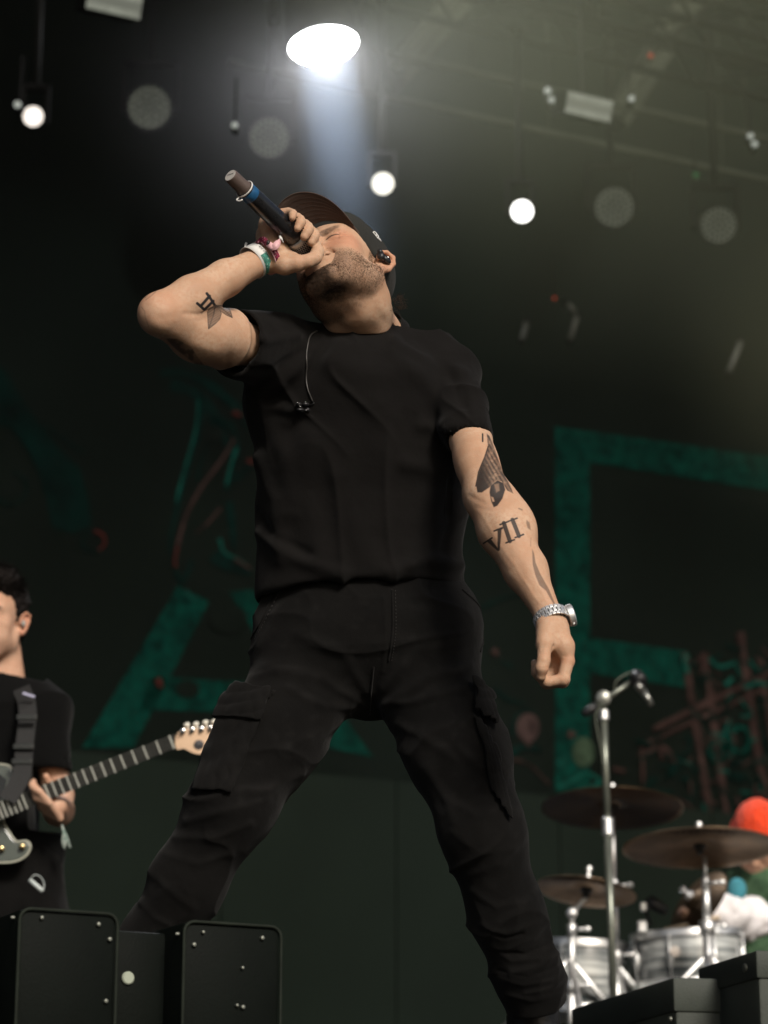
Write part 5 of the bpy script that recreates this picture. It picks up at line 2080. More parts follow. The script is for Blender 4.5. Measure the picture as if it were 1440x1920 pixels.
# ---- wrist watch with a link bracelet
wx = norm(W(1036, 1192, 4.293) - g2)
wc = W(1035.5, 1164, 4.299)
wa = frame_axes(norm(wx + np.array([0, -.28, -.05])), (0, -1, 0))     # rows: across, towards camera-ish, along the arm
watch = root('wristwatch_anchor', wc, None, None)
bpy.data.objects.remove(watch)
WRX, WRY = .0305, .0285
M_STEEL = mat('brushed_steel', (.92, .91, .89), rough=.48, metal=1.0, var=.08, scale=150)
M_STEELD = mat('dark_steel', (.05, .05, .05), rough=.4, metal=.6)
mb_o, mb_c, mb_d = MB(), MB(), MB()
NL = 26
for i in range(NL):
    t = 2 * math.pi * i / NL
    d = math.cos(t) * wa[0] * WRX + math.sin(t) * wa[1] * WRY
    nr_ = norm(math.cos(t) * wa[0] / WRX + math.sin(t) * wa[1] / WRY)
    tg = norm(np.cross(wa[2], nr_))
    if nr_ @ np.array([1, -.15, 0]) > .93:
        continue
    A3 = np.array([tg, nr_, wa[2]])
    for s_ in (-1, 1):
        mb_o.box(wc + d + wa[2] * s_ * .0082, (.0062, .0028, .0064), A3, .0006)
    t2 = t + math.pi / NL
    d2 = math.cos(t2) * wa[0] * WRX + math.sin(t2) * wa[1] * WRY
    n2_ = norm(math.cos(t2) * wa[0] / WRX + math.sin(t2) * wa[1] / WRY)
    tg2 = norm(np.cross(wa[2], n2_))
    mb_c.box(wc + d2, (.0056, .0030, .0096), np.array([tg2, n2_, wa[2]]), .0006)
    mb_d.box(wc + d * .985, (.0068, .0012, .0205), A3)
wat = mb_o.build('wristwatch', M_STEEL, singer)
mb_c.build('bracelet_link', M_STEEL, wat)
mb_d.build('bracelet_pins', M_STEELD, wat)
wn_ = norm(np.array([1, -.15, 0]) - wa[2] * (np.array([1, -.15, 0]) @ wa[2]))
wpos = wc + wn_ * (WRX + .0005)
mb = MB()
mb.lathe(wpos, wn_, [(.0150, -.003), (.0192, -.002), (.0197, .004), (.0197, .0066), (.0180, .0082), (.0176, .0078)], 28)
mb.ball(wpos + np.cross(wa[2], wn_) * .0 + wa[2] * .0195 + wn_ * .002, (.002, .002, .003), 8)
mb.ball(wpos + np.cross(wa[2], wn_) * -.0205 + wn_ * .002, (.003, .003, .003), 8)
mb.build('watch_case', M_STEEL, wat, auto=40)
MB().lathe(wpos, wn_, [(.0172, .0074), (.0172, .0085), (.0150, .0089)], 24).build('watch_glass', mat('dark_dial', (.01, .01, .012), rough=.08), wat, auto=40)

# ------------------------------------------------------------------ microphone (held, so a thing of its own)
mic = root('microphone', G, 'black wireless handheld microphone with silver grille and blue band, raised to the mouth', 'microphone')
M_MIC = mat('satin_black_metal', (.010, .010, .011), rough=.30, metal=.0, var=.15, scale=80, coat=.3)
LEN = float(np.linalg.norm(T - G))
MB().lathe(G, ma, [(.0185, .048), (.0203, .052), (.0205, .060), (.0196, .085), (.0178, .12), (.0168, .17), (.0163, LEN - .045), (.0163, LEN - .040)], 32).build('handle', M_MIC, mic, True, auto=50)
MB().lathe(G, ma, [(.0120, .003), (.0175, .006), (.0205, .014), (.0212, .024), (.0212, .038), (.0208, .043)], 32).build('grille_core', mat('grille_foam', (.02, .02, .02), rough=.9), mic, True)
M_GRILLE = mat('silver_grille', (.62, .61, .58), rough=.32, metal=1.0, var=.1, scale=200)
mb = MB()
prof = lambda h: np.interp(h, [.003, .006, .014, .024, .038, .043], [.0128, .0183, .0213, .0220, .0220, .0216])
e1 = norm(np.cross(ma, (0, 0, 1))); e2 = np.cross(ma, e1)
for sgn in (1, -1):
    for k_ in range(34):
        pts = []
        for q in range(9):
            h = .005 + .037 * q / 8
            a = 2 * math.pi * k_ / 34 + sgn * .55 * q / 8
            pts.append(G + ma * h + prof(h) * (math.cos(a) * e1 + math.sin(a) * e2))
        mb.tube(pts, .00055, 4, False)
mb.build('grille_mesh', M_GRILLE, mic, True)
MB().lathe(G, ma, [(.0212, .0405), (.0226, .0412), (.0226, .0470), (.0205, .0490)], 32).build('grille_ring', mat('grey_ring', (.42, .42, .40), rough=.35, metal=.7, var=.1), mic, True, auto=40)
MB().lathe(G, ma, [(.0164, LEN - .062), (.0169, LEN - .061), (.0169, LEN - .046), (.0164, LEN - .045)], 28).build('blue_band', mat('blue_tape', (.012, .085, .20), rough=.45, var=.2, scale=120), mic, True, auto=40)
MB().lathe(G, ma, [(.0150, LEN - .040), (.0152, LEN - .036), (.0136, LEN - .033), (.0132, LEN - .003), (.0120, LEN)], 28).build('end_cap', mat('brown_end_cap', (.085, .060, .050), rough=.45, var=.1), mic, True, auto=40)
MB().lathe(G, ma, [(.0118, LEN - .0005), (.0116, LEN + .0006)], 24).build('end_disc', mat('pale_end_label', (.42, .40, .37), rough=.5, var=.1, scale=200), mic, True, auto=40)
# tiny printed word on the end disc, a black line of type
mb = MB()
ec = G + ma * (LEN + .0009)
ex = norm(np.cross(np.array([0, 0, 1.0]), ma)); ey = np.cross(ma, ex)
if ex[0] < 0: ex = -ex
for k_ in range(6):
    mb.box(ec + ex * (-.006 + .0024 * k_) + ey * .002, (.0014, .0022, .0004), np.array([ex, ey, ma]))
mb.build('end_print', M_INK, mic)
mb = MB()
for s_ in (0, 1):
    c0 = G + ma * (LEN - .041)
    pts = [c0 + .0172 * (math.cos(a) * ms + math.sin(a) * mv) + ma * .001 * s_ for a in np.linspace(0, 2 * math.pi, 25)]
    mb.tube(pts, .0009, 5, False)
c0 = MP(LEN - .041, 165, .0185)
mb.tube(spline([c0, c0 + np.array([-.004, -.004, -.006]), c0 + np.array([.001, -.008, -.010]), c0 + np.array([.007, -.010, -.008])], 10), .0014, 6)
mb.build('white_tie', M_WHITE, mic, True)

# ------------------------------------------------------------------ the guitarist at the left edge
GY = 6.85
gz = STAGE_Z
guy = root('person', (W(-10, 1900, GY)[0], GY, gz), 'dark-haired guitarist in black at the left edge, playing a grey electric guitar', 'person')
HG = Head(W(-8, 1170, GY), (.965, -.26, .02), (-.25, -.95, -.14), (.02, -.14, .99), 1.0)
HG.M[0] = norm(np.cross(HG.M[1], HG.M[2])); HG.M[0] *= np.sign(HG.M[0][0])
HG.M[2] = norm(HG.M[2] - HG.M[1] * (HG.M[2] @ HG.M[1]))
M_SKIN2 = skin_mat('skin_pale', (.60, .38, .27), .1)
gf = Field(W(-8, 1170, GY) + np.array([-.16, -.42, -.66]), W(-8, 1170, GY) + np.array([.32, .22, .20]), .0042)
head_sdf(gf, HG, squint=False)
for s in (-1, 1):                                                        # open eyes
    gf.cone(HG(s * .022, .0935, .0165), HG(s * .043, .089, .0165), .0022, .0018, .003, 'sub')
    gf.ell(HG(s * .032, .080, .0165), [.0115, .0115, .0105], HG.M, .002)
gn = W(5, 1268, GY + .03)
gf.cone(HG(0, -.03, -.05), gn + np.array([0, .02, -.05]), .056, .066, .03)
# left upper arm comes out of the sleeve, forearm goes to the guitar neck
e_, h_ = W(108, 1492, 6.93), W(92, 1502, 6.74)
gf.chain([W(94, 1420, 6.90), e_], [.042, .042], .015)
gf.chain([e_, W(110, 1520, 6.84), h_ + np.array([.02, 0, -.015])], [.042, .040, .028], .015)
gf.flat(W(104, 1520, 6.77), W(84, 1498, 6.735), (0, 0, 1), (.030, .020), (.036, .018), .012)
for i in range(4):
    a0 = W(112 - 8 * i, 1534 - 4 * i, 6.735)
    a1 = W(92 - 8 * i, 1505 - 3 * i, 6.690)
    a2 = W(74 - 6 * i + (4 if i == 3 else 0), 1484 - 4 * i, 6.672)
    a3 = W(66 - 3 * i + (6 if i == 3 else 0), 1474 - 3 * i, 6.690)
    gf.chain([W(108 - 5 * i, 1530 - 6 * i, 6.76), a0, a1, a2, a3], [.0115, .0105, .0095, .0088, .0075], .004)
gf.chain([W(104, 1505, 6.775), W(96, 1478, 6.785), W(86, 1456, 6.765)], [.015, .0115, .0095], .006)
V, Q = gf.mesh()
lc = HG.loc(V)
gx, gy_, gz_ = lc.T
hd = (np.abs(lc) < .15).all(1)
hn2 = fbm(V, 240, 2)
st2 = np.zeros(len(V))
br2 = smooth(.0065, .003, np.abs(gz_ - .036)) * smooth(.008, .014, np.abs(gx)) * smooth(.056, .048, np.abs(gx)) * smooth(.06, .07, gy_)
st2 = np.maximum(st2, br2 * .9)
st2 = np.maximum(st2, .22 * smooth(-.035, -.06, gz_) * smooth(-.0, .03, gy_) * smooth(-.13, -.10, gz_) * (.4 + hn2))
st2 = np.maximum(st2, .85 * smooth(.0035, .0015, np.abs(gz_ - .0165)) * smooth(.018, .022, np.abs(gx)) * smooth(.048, .044, np.abs(gx)) * (gy_ > .07))
ey = np.hypot(np.abs(gx) - .031, gz_ - .0160)
st2 = np.maximum(st2, .95 * smooth(.006, .0045, ey) * (gy_ > .085))
st2 = st2 * hd
rd2 = .5 * hd * smooth(.068, .076, np.abs(gx)) * (gz_ > -.05)
rd2 = np.maximum(rd2, .7 * hd * smooth(.010, .006, np.abs(gz_ + .049)) * smooth(.026, .020, np.abs(gx)) * (gy_ > .085))
link_mesh('body', V, Q, M_SKIN2, guy, True, {'ink': np.zeros(len(V)), 'stubble': st2, 'red': rd2})
# hair: short sides, fuller top
hf = Field(HG.o - .17, HG.o + .2, .0036)
hf.ell(HG(0, -.012, .062), (.081, .103, .084), HG.M, 0)
hf.ell(HG(.01, .045, .112), (.068, .058, .044), HG.M, .03)
hf.ell(HG(0, -.07, .0), (.066, .045, .06), HG.M, .02)
hf.half(HG(0, .072, .060), norm(HG.M[1] * 1 - HG.M[2] * .55), .008)
hf.half(HG(0, .02, .01), norm(-HG.M[2] * .8 + HG.M[1] * .75), .006)
V, Q = hf.mesh()
N_ = vnormals(V, Q)
st_ = np.stack([V[:, 0] * 1.0, V[:, 1] * .6, V[:, 2] * .8], 1)
V = V + N_ * ((fbm(st_, 60, 3) - .5) * .018 + (fbm(st_, 190, 2) - .5) * .008)[:, None]
M_DHAIR = mat('black_brown_hair', (.009, .0065, .0055), spec=.15, rough=.7, var=.5, scale=220, bump=.5, bscale=300)
hairo = link_mesh('hair', V, Q, M_DHAIR, guy, True)
mb = MB()
for k_ in range(2200):
    th_, ph_ = random.uniform(-.6, 2.9), random.uniform(.15, 1.35)
    d = np.array([math.cos(th_) * math.sin(ph_) * .084, math.sin(th_) * math.sin(ph_) * .09 + .02, math.cos(ph_) * .088 + .064])
    p = HG(*d)
    dr_ = norm(HG.M[1] * .6 + HG.M[2] * .5 + HG.M[0] * .3 * d[0] / .08 + np.array([random.gauss(0, .35) for _ in range(3)]))
    q1 = p + dr_ * .016
    q2 = q1 + norm(dr_ + np.array([0, 0, -.4])) * .014
    mb.tube([p, q1, q2], [.0008, .0007, .0003], 3, False)
so = mb.build('hair_strands', M_DHAIR, hairo, True); so['kind'] = 'stuff'
# shirt
gs = Field(W(-8, 1170, GY) + np.array([-.34, -.24, -.86]), W(-8, 1170, GY) + np.array([.34, .30, -.04]), .006)
gs.flat(W(0, 1272, GY + .05), W(0, 1330, GY + .06), (1, 0, 0), (.085, .07), (.165, .10), .03)
gs.flat(W(0, 1330, GY + .06), W(4, 1640, GY + .09), (1, 0, 0), (.170, .115), (.165, .11), .03)
gs.chain([W(26, 1298, GY + .05), W(66, 1312, GY + .05), W(88, 1335, GY + .05)], [.05, .052, .060], .03)
gs.chain([W(86, 1330, GY + .05), W(94, 1440, 6.89)], [.060, .054], .02)
gs.chain([W(-40, 1298, GY + .05), W(-95, 1320, GY + .05), W(-120, 1440, 6.89)], [.05, .062, .058], .03)
gs.half(W(0, 1266, GY), (.1, .30, 1), .004, W(0, 1290, GY) + np.array([-.105, -.2, -.1]), W(0, 1290, GY) + np.array([.095, .2, .25]))
gs.half(W(104, 1446, 6.89), (0, -.1, -1), .004, W(60, 1520, 6.7) , W(180, 1380, 7.2))
gs.cone(W(95, 1425, 6.895), W(100, 1480, 6.89), .047, .047, .004, 'sub')
V, Q = gs.mesh()
N_ = vnormals(V, Q)
V = V + N_ * ((1 - np.abs(2 * vnoise(V + .06 * np.stack([vnoise(V, 6, 1), vnoise(V, 6, 2), vnoise(V, 6, 3)], 1), 9, 4) - 1))**2 * .012 - .004)[:, None]
M_TEE2 = cloth_mat('deep_black_cotton', (.0030, .0030, .0030), var=.15)
gtee = link_mesh('t_shirt', V, Q, M_TEE2, guy, True, {'wear': np.zeros(len(V))})
# trousers, wide stance
gp = Field(np.array([-1.75, 6.5, STAGE_Z - .02]), np.array([-.45, 7.3, STAGE_Z + 1.0]), .009)
hipz = W(4, 1640, GY + .09)
hx = hipz[0]
gp.flat(np.array([hx, GY + .08, hipz[2] + .02]), np.array([hx, GY + .08, hipz[2] - .14]), (1, 0, 0), (.165, .115), (.18, .12), .03)
for s_ in (-1, 1):
    gp.chain([np.array([hx + s_ * .09, GY + .08, hipz[2] - .14]), np.array([hx + s_ * .19, GY - .02, STAGE_Z + .46]), np.array([hx + s_ * .27, GY + .10, STAGE_Z + .09])], [.10, .075, .06], .04)
V, Q = gp.mesh()
N_ = vnormals(V, Q)
V = V + N_ * ((fbm(V, 12, 3) - .5) * .02)[:, None]
link_mesh('trousers', V, Q, M_TROUSER, guy, True, {'wear': np.zeros(len(V))})
for s_ in (-1, 1):
    mb = MB()
    c_ = np.array([hx + s_ * .27, GY + .04, STAGE_Z + .045])
    mb.ball(c_, (.048, .14, .045), 14)
    mb.build('shoe', M_SHOE, guy, True)
# earpiece and strap with its pale label, wrist ribbon, pass on the hip
MB().ball(HG(.082, .000, .0), (.006, .008, .010), 10, HG.M).build('ear_monitor', mat('pale_earpiece', (.35, .34, .32), rough=.3), guy, True)
M_STRAP = mat('black_webbing', (.013, .013, .013), rough=.8, var=.2, scale=150)
sp_ = [W(40, 1290, GY - .045), W(52, 1330, GY - .10), W(46, 1400, GY - .13), W(40, 1455, GY - .15), W(14, 1500, GY - .17)]
mb = MB()
S_ = spline(sp_, 16)
Vs, Fs = [], []
for i, p in enumerate(S_):
    t = norm(S_[min(i + 1, 15)] - S_[max(i - 1, 0)])
    q = norm(np.cross(t, (0, -1, 0)))
    w = .024
    for off in (0, -.003):
        Vs += [p - q * w + np.array([0, off, 0]), p + q * w + np.array([0, off, 0])]
for i in range(15):
    a = i * 4; b = a + 4
    Fs += [(a, a + 1, b + 1, b), (a + 2, b + 2, b + 3, a + 3), (a, b, b + 2, a + 2), (a + 1, a + 3, b + 3, b + 1)]
mb.add(Vs, Fs)
strap = mb.build('guitar_strap', M_STRAP, guy)
lb = W(54, 1303, GY - .115)
MB().box(lb, (.034, .004, .006), np.array([norm((.95, 0, -.3)), (0, 1, 0), norm((.3, 0, .95))])).build('strap_label', mat('lavender_label', (.45, .44, .60), rough=.6), strap)
M_BUCK = mat('black_buckle', (.02, .022, .02), rough=.3)
for (x, y) in ((50, 1345), (44, 1400), (41, 1428)):
    MB().box(W(x, y, GY - .145), (.056, .008, .016), None, .003).build('buckle', M_BUCK, strap)
rib = MB()
for (pts, r_) in (([(116, 1546), (119, 1562), (122, 1578), (120, 1592)], .004), ([(118, 1552), (124, 1566), (131, 1590)], .0035), ([(118, 1560), (117, 1575), (118, 1588)], .0025)):
    rib.tube([W(x, y, 6.79) for x, y in pts], [r_ * .6, r_, r_ * 1.3, r_ * .9][:len(pts)], 5)
rib.build('wrist_ribbon', mat('mint_ribbon', (.12, .30, .24), rough=.6, var=.6, scale=90, col2=(.5, .55, .5)), guy, True)
hp = MB()
hp.tube([W(56, 1650, 6.72), W(80, 1671, 6.71)], .0065, 6)
hp.tube(spline([W(57, 1648, 6.72), W(66, 1640, 6.72), W(78, 1646, 6.72), W(83, 1660, 6.71), W(80, 1670, 6.71)], 14), .0012, 5)
hp.build('hip_tag', mat('pale_tag', (.55, .60, .58), rough=.4, var=.3, scale=60), guy, True)

# ---- electric guitar (held, so a thing of its own)
gt = root('electric_guitar', W(-60, 1540, 6.72), 'grey-green electric guitar with black fretboard and cream headstock', 'guitar')
M_GBODY = mat('grey_green_lacquer', (.075, .088, .074), rough=.28, var=.12, scale=6, coat=.4)
M_BIND = mat('pale_binding', (.42, .42, .34), rough=.5)
M_FB = mat('black_fretboard', (.018, .019, .016), rough=.5, var=.4, scale=30)
M_FRET = mat('pale_fret_marker', (.62, .63, .56), rough=.4, metal=.1)
M_MAPLE = mat('cream_maple', (.66, .45, .29), rough=.4, var=.12, scale=14)
GYp = 6.70
NA, NB = np.array([-92.0, 1557.0]), np.array([331.0, 1388.0])            # centre line of the fretboard in the photograph
ya, yb = 6.70, 6.70
nA, nB = W(*NA, ya), W(*NB, yb)
nu = norm(nB - nA)
nface = norm(np.array([0, -1, -.20]) - nu * (np.array([0, -1, -.20]) @ nu))
nv = norm(np.cross(nface, nu))
if nv[2] < 0: nv = -nv
LN = np.linalg.norm(nB - nA)
mb = MB()
w0, w1 = .0235, .0180
for (a, b, c, d) in ((0, 1, 0, 0),):
    P0, P1 = nA, nB
    mb.prism([P0 - nv * w0, P1 - nv * w1, P1 + nv * w1, P0 + nv * w0], nface * .006)
fbo = mb.build('fretboard', M_FB, gt)
mb = MB()
mb.tube([nA - nface * .0215, nB - nface * .0165], [.0215, .0170], 14)
mb.build('neck', M_MAPLE, gt, True)
# frets from their places along the neck in the photograph (nut first)
fx = [322, 297, 272.5, 251, 229.5, 210.5, 193, 174.5, 158.5, 143, 128.5, 114.5, 101, 88, 77, 66, 45, 35.5, 26, 17, 8, 0, -8, -16]
fr = MB()
for i, x in enumerate(fx):
    t = (x - NA[0]) / (NB[0] - NA[0])
    p = nA + (nB - nA) * t + nface * .0066
    w = w0 + (w1 - w0) * t
    fr.box(p, (.0040 if i else .0055, w * 1.98, .0022), np.array([nu, nv, nface]))
fr.build('fret', M_FRET, gt)
st_b = MB()
for k_ in range(6):
    o_ = (k_ - 2.5) / 2.5
    st_b.tube([nA + nv * o_ * w0 * .82 + nface * .0095 - nu * .12, nB + nv * o_ * w1 * .80 + nface * .0090 + nu * .02], .0006, 4)
st_b.build('strings', mat('steel_string', (.5, .5, .46), rough=.3, metal=1), gt)
hs = lambda pts, y: [W(x, yv, y) for x, yv in pts]
cH = lambda pts: [(x / 2.595, 1020 + y / 2.595) for x, y in pts]
hpoly = spline(np.array(cH([(852, 940), (868, 916), (900, 900), (960, 898), (1020, 890), (1060, 880), (1090, 890), (1086, 930), (1060, 960), (1030, 990), (990, 1018), (955, 1022), (920, 1008), (895, 996), (862, 1000), (852, 975)])), 60)
off = nface * -.004
mb = MB()
mb.prism([p + off for p in hs(hpoly, 6.70)], nface * .013)
hso = mb.build('headstock', M_MAPLE, gt, auto=40)
mb = MB()
ec_ = W(*cH([(968, 978)])[0], 6.70) + nface * .0105
mb.lathe(ec_, nface, [(.0135, -.001), (.0135, .0006), (.0128, .0009)], 24)
mb.build('round_emblem', mat('grey_black_emblem', (.055, .050, .052), rough=.5, var=.7, scale=130, detail=3), hso, auto=40)
pg = MB()
for (x, y) in ((890, 912), (935, 906), (980, 902), (1024, 897), (1062, 892)):
    p = W(*cH([(x, y)])[0], 6.70) + nface * .010
    pg.lathe(p, nface, [(.0075, 0), (.0070, .006), (.0040, .007), (.0040, .014)], 14)
pg.build('string_post', M_CHROME, hso, auto=40)
pg = MB()
for (x, y) in ((912, 888), (956, 884), (1002, 876), (1044, 872)):
    p = W(*cH([(x, y)])[0], 6.70) + nface * .001
    pg.tube([p - nv * .012, p], .003, 6)
    pg.ball(p + nv * .004, (.0095, .0075, .006), 10, np.array([nu, nv, nface]))
pg.build('tuning_peg', mat('pearl_button', (.75, .72, .62), rough=.25, coat=.3), hso, True)
bpoly = spline(np.array([(-190, 1480), (-120, 1440), (-50, 1432), (0, 1433), (22, 1440), (34, 1462), (36, 1486), (30, 1505), (6, 1518), (6, 1540), (16, 1560), (30, 1578), (46, 1577), (55, 1582), (55, 1594), (44, 1608), (20, 1617), (-40, 1620), (-140, 1640), (-210, 1620), (-240, 1550), (-190, 1480)], float), 90)
mb = MB()
mb.prism([p - nface * .012 for p in hs(bpoly[:-1], 6.735)], -nface * .040)
gb = mb.build('guitar_body', M_GBODY, gt, auto=40)
bv = gb.modifiers.new('round', 'BEVEL'); bv.width = .006; bv.segments = 3; bv.limit_method = 'ANGLE'; bv.angle_limit = R(50)
mb = MB()
B3 = [p - nface * .0135 for p in hs(bpoly, 6.735)]
mb.tube(B3, .0032, 5, False)
mb.build('binding', M_BIND, gb, True)
kn_ = MB()
for (x, y) in ((2, 1592), (41, 1588)):
    kn_.lathe(W(x, y, 6.735) - nface * .011, nface, [(.009, 0), (.0085, .012), (.006, .014)], 14)
kn_.build('knob', mat('brass_knob', (.62, .48, .25), rough=.25, metal=1), gb, auto=40)
pgd = MB()
pgd.prism([p - nface * .0115 for p in hs([(-60, 1455), (0, 1452), (12, 1462), (2, 1500), (-60, 1530)], 6.735)], nface * .003)
pgd.build('pickguard', mat('black_guard', (.012, .013, .013), rough=.2), gb)

# ------------------------------------------------------------------ drum kit on its riser
DYY = 8.75
M_CHR = mat('chrome', (.95, .96, .95), rough=.48, metal=1.0, var=.05, scale=30)
M_BRASS = mat('aged_bronze', (.46, .31, .20), rough=.45, metal=.85, var=.35, scale=9, detail=6)
M_BRASSD = mat('dark_bronze', (.125, .080, .045), rough=.42, metal=.8, var=.4, scale=8, detail=6)
rz = STAGE_Z + .42
ris = MB()
rc = W(1330, 1900, DYY + .25)
ra = np.array([UDIR, NDIR, (0, 0, 1.0)])
ris.box(np.array([rc[0] + .55, rc[1] + .55, STAGE_Z + .212]), (3.2, 2.2, .416), ra, .01)
riser = ris.build('drum_riser', M_STAGE)
props(riser, 'low black platform carrying the drum kit', 'platform')


def cymbal(name, c, n, rad, m, label, bell=True, marks=False):
    r = root(name, c, label, 'cymbal', 'cymbals of the drum kit')
    n = norm(n)
    prof = [(.004, .030), (.020, .029), (.045, .016), (.055, .009)]
    k_ = 14
    prof += [(.055 + (rad - .055) * i / k_, .009 - .020 * (i / k_)**1.6) for i in range(1, k_ + 1)]
    top = prof
    bot = [(q, h - .0016) for q, h in prof[::-1]]
    MB().lathe(c, n, top + bot, 56).build('bronze_disc', m, r, True)
    mb = MB()
    a_ = frame_axes(n)
    for i in range(1, 24):                                             # lathed grooves
        q = .06 + (rad - .07) * i / 24
        h = .009 - .020 * ((q - .055) / (rad - .055))**1.6 - .0018
        pts = [c + n * h + q * (math.cos(t) * a_[0] + math.sin(t) * a_[1]) for t in np.linspace(0, 2 * math.pi, 49)]
        mb.tube(pts, .0006, 3, False)
    mb.build('tonal_groove', M_BRASSD, r)['kind'] = 'stuff'
    MB().lathe(c, n, [(.006, -.035), (.012, -.033), (.013, -.012), (.022, -.010), (.022, .000)], 16).build('felt_cup', M_BLACK, r, auto=40)
    MB().lathe(c, n, [(.017, .031), (.017, .040), (.006, .042), (.006, .062), (.011, .064), (.011, .076)], 14).build('wing_nut', M_CHR, r, auto=40)
    if marks:
        mk = MB()
        for i in range(9):
            t = R(200 + i * 7)
            q = rad * .66
            h = .009 - .020 * ((q - .055) / (rad - .055))**1.6 - .0022
            # a stamped word along the underside
            dirv = norm(np.array([1, 0, 0]) - n * n[0])
            e2 = np.cross(n, dirv)
            if e2[1] > 0: e2 = -e2
            tt = R(-34 + 8.5 * i)
            pc = c + n * h + q * (math.cos(tt) * e2 + math.sin(tt) * dirv)
            mk.box(pc, (.014, .020 if i % 3 else .028, .0008), np.array([norm(dirv * math.cos(tt) - e2 * math.sin(tt)), norm(dirv * math.sin(tt) + e2 * math.cos(tt)), n]))
        mk.build('stamped_word', M_INK, r)
    return r


def stand(label, pts, sections, feet=True):
    """sections: (t0, t1, radius); collars between them"""
    r = root('cymbal_stand', (pts[0][0], pts[0][1], rz), label, 'stand', 'chrome stands of the drum kit')
    a, b = np.array(pts[0]), np.array(pts[1])
    mb = MB()
    for (t0, t1, rad) in sections:
        mb.tube([a + (b - a) * t0, a + (b - a) * t1], rad, 12)
    mb.build('tube', M_CHR, r, True)
    for (t0, t1, rad) in sections[1:]:
        mb = MB()
        p = a + (b - a) * t0
        mb.lathe(p, b - a, [(rad * 1.3, -.03), (rad * 2.0, -.028), (rad * 2.1, .014), (rad * 1.2, .018)], 14)
        mb.tube([p + np.array([.0, -.01, -.005]), p + np.array([.045, -.03, -.005])], [.006, .006], 6)
        mb.ball(p + np.array([.05, -.032, -.005]), (.014, .006, .010), 8)
        mb.build('wing_clamp', M_CHR, r, True)
    if feet:
        for k_ in range(3):
            t = 2.1 * k_ + .6
            MB().tube([np.array([a[0], a[1], rz + .28]), np.array([a[0] + .30 * math.cos(t), a[1] + .30 * math.sin(t), rz + .012])], .010, 8).build('leg', M_CHR, r, True)
    return r


pA, pB, pC = W(1148, 1510, DYY + .05), W(1312, 1584, DYY - .25), W(1100, 1666, DYY - .10)
cymbal('cymbal', pA, norm((.03, .135, 1)), 130 / FPX * 9.1, M_BRASSD, 'dark bronze cymbal crossed by the tall microphone stand, highest of the kit')
cymbal('cymbal', pB, norm((.0, .115, 1)), 141 / FPX * 8.75, M_BRASS, 'large bronze cymbal in front of the red-orange hat, pale stamped underside', marks=True)
cymbal('cymbal', pC, norm((.15, .15, 1)), 91 / FPX * 9.0, M_BRASS, 'small bronze cymbal tilted down to the right, lowest of the kit')
c4 = W(1290, 1690, DYY + .15)
cymbal('cymbal', c4 + np.array([.03, .0, .0]), norm((-.72, -.42, .52)), .135, M_BRASSD, 'steeply tilted dark cymbal under the large bronze one')
nA_ = np.array([0, 0, -.04])
stand('chrome cymbal stand behind the tall microphone stand', (W(1158, 1905, DYY + .05) * np.array([1, 1, 0]) + np.array([0, 0, rz]), pA + nA_), [(0, .40, .0140), (.40, .70, .0115), (.70, 1.0, .0065)])
stand('bright chrome cymbal stand in front of the drummer', (W(1332, 1905, DYY - .25) * np.array([1, 1, 0]) + np.array([0, 0, rz]), pB + nA_ + np.array([.015, 0, 0])), [(0, .62, .0165), (.62, .86, .0130), (.86, 1.0, .0065)])
stand('short chrome cymbal stand beside the black trouser leg', (W(1070, 1905, DYY - .10) * np.array([1, 1, 0]) + np.array([0, 0, rz]), W(1072, 1712, DYY - .10)), [(0, .45, .0165), (.45, .88, .0130), (.88, 1.0, .008)])
ex = root('boom_arm', W(1072, 1712, DYY - .10), 'short tilter arm from the low stand to the lowest cymbal', 'stand', 'chrome stands of the drum kit')
MB().tube([W(1072, 1712, DYY - .10), W(1092, 1690, DYY - .10), pC + np.array([0, 0, -.03])], .007, 8).build('arm', M_CHR, ex, True)
mb = MB(); mb.lathe(W(1072, 1712, DYY - .12), (0, -1, 0), [(.018, -.02), (.018, .01), (.010, .016)], 16)
mb.build('tilter', M_CHR, ex, auto=40)

# drums
def pearl():
    m, nt, b = new_mat('striped_pearl_shell')
    L = nt.links
    tc = nt.nodes.new('ShaderNodeTexCoord')
    mp = nt.nodes.new('ShaderNodeMapping'); mp.inputs['Scale'].default_value = (3, 3, 42)
    L.new(tc.outputs['Object'], mp.inputs['Vector'])
    n = nt.nodes.new('ShaderNodeTexNoise'); n.inputs['Scale'].default_value = 1.0; n.inputs['Detail'].default_value = 5
    L.new(mp.outputs[0], n.inputs['Vector'])
    r = nt.nodes.new('ShaderNodeValToRGB')
    r.color_ramp.elements[0].position = .36; r.color_ramp.elements[0].color = (.05, .065, .07, 1)
    r.color_ramp.elements[1].position = .66; r.color_ramp.elements[1].color = (.72, .74, .72, 1)
    L.new(n.outputs['Fac'], r.inputs['Fac'])
    L.new(r.outputs['Color'], b.inputs['Base Color'])
    b.inputs['Roughness'].default_value = .22
    b.inputs['Coat Weight'].default_value = .6
    return m


M_PEARL = pearl()
M_HEADW = mat('white_drum_skin', (.78, .78, .76), rough=.6, var=.04)


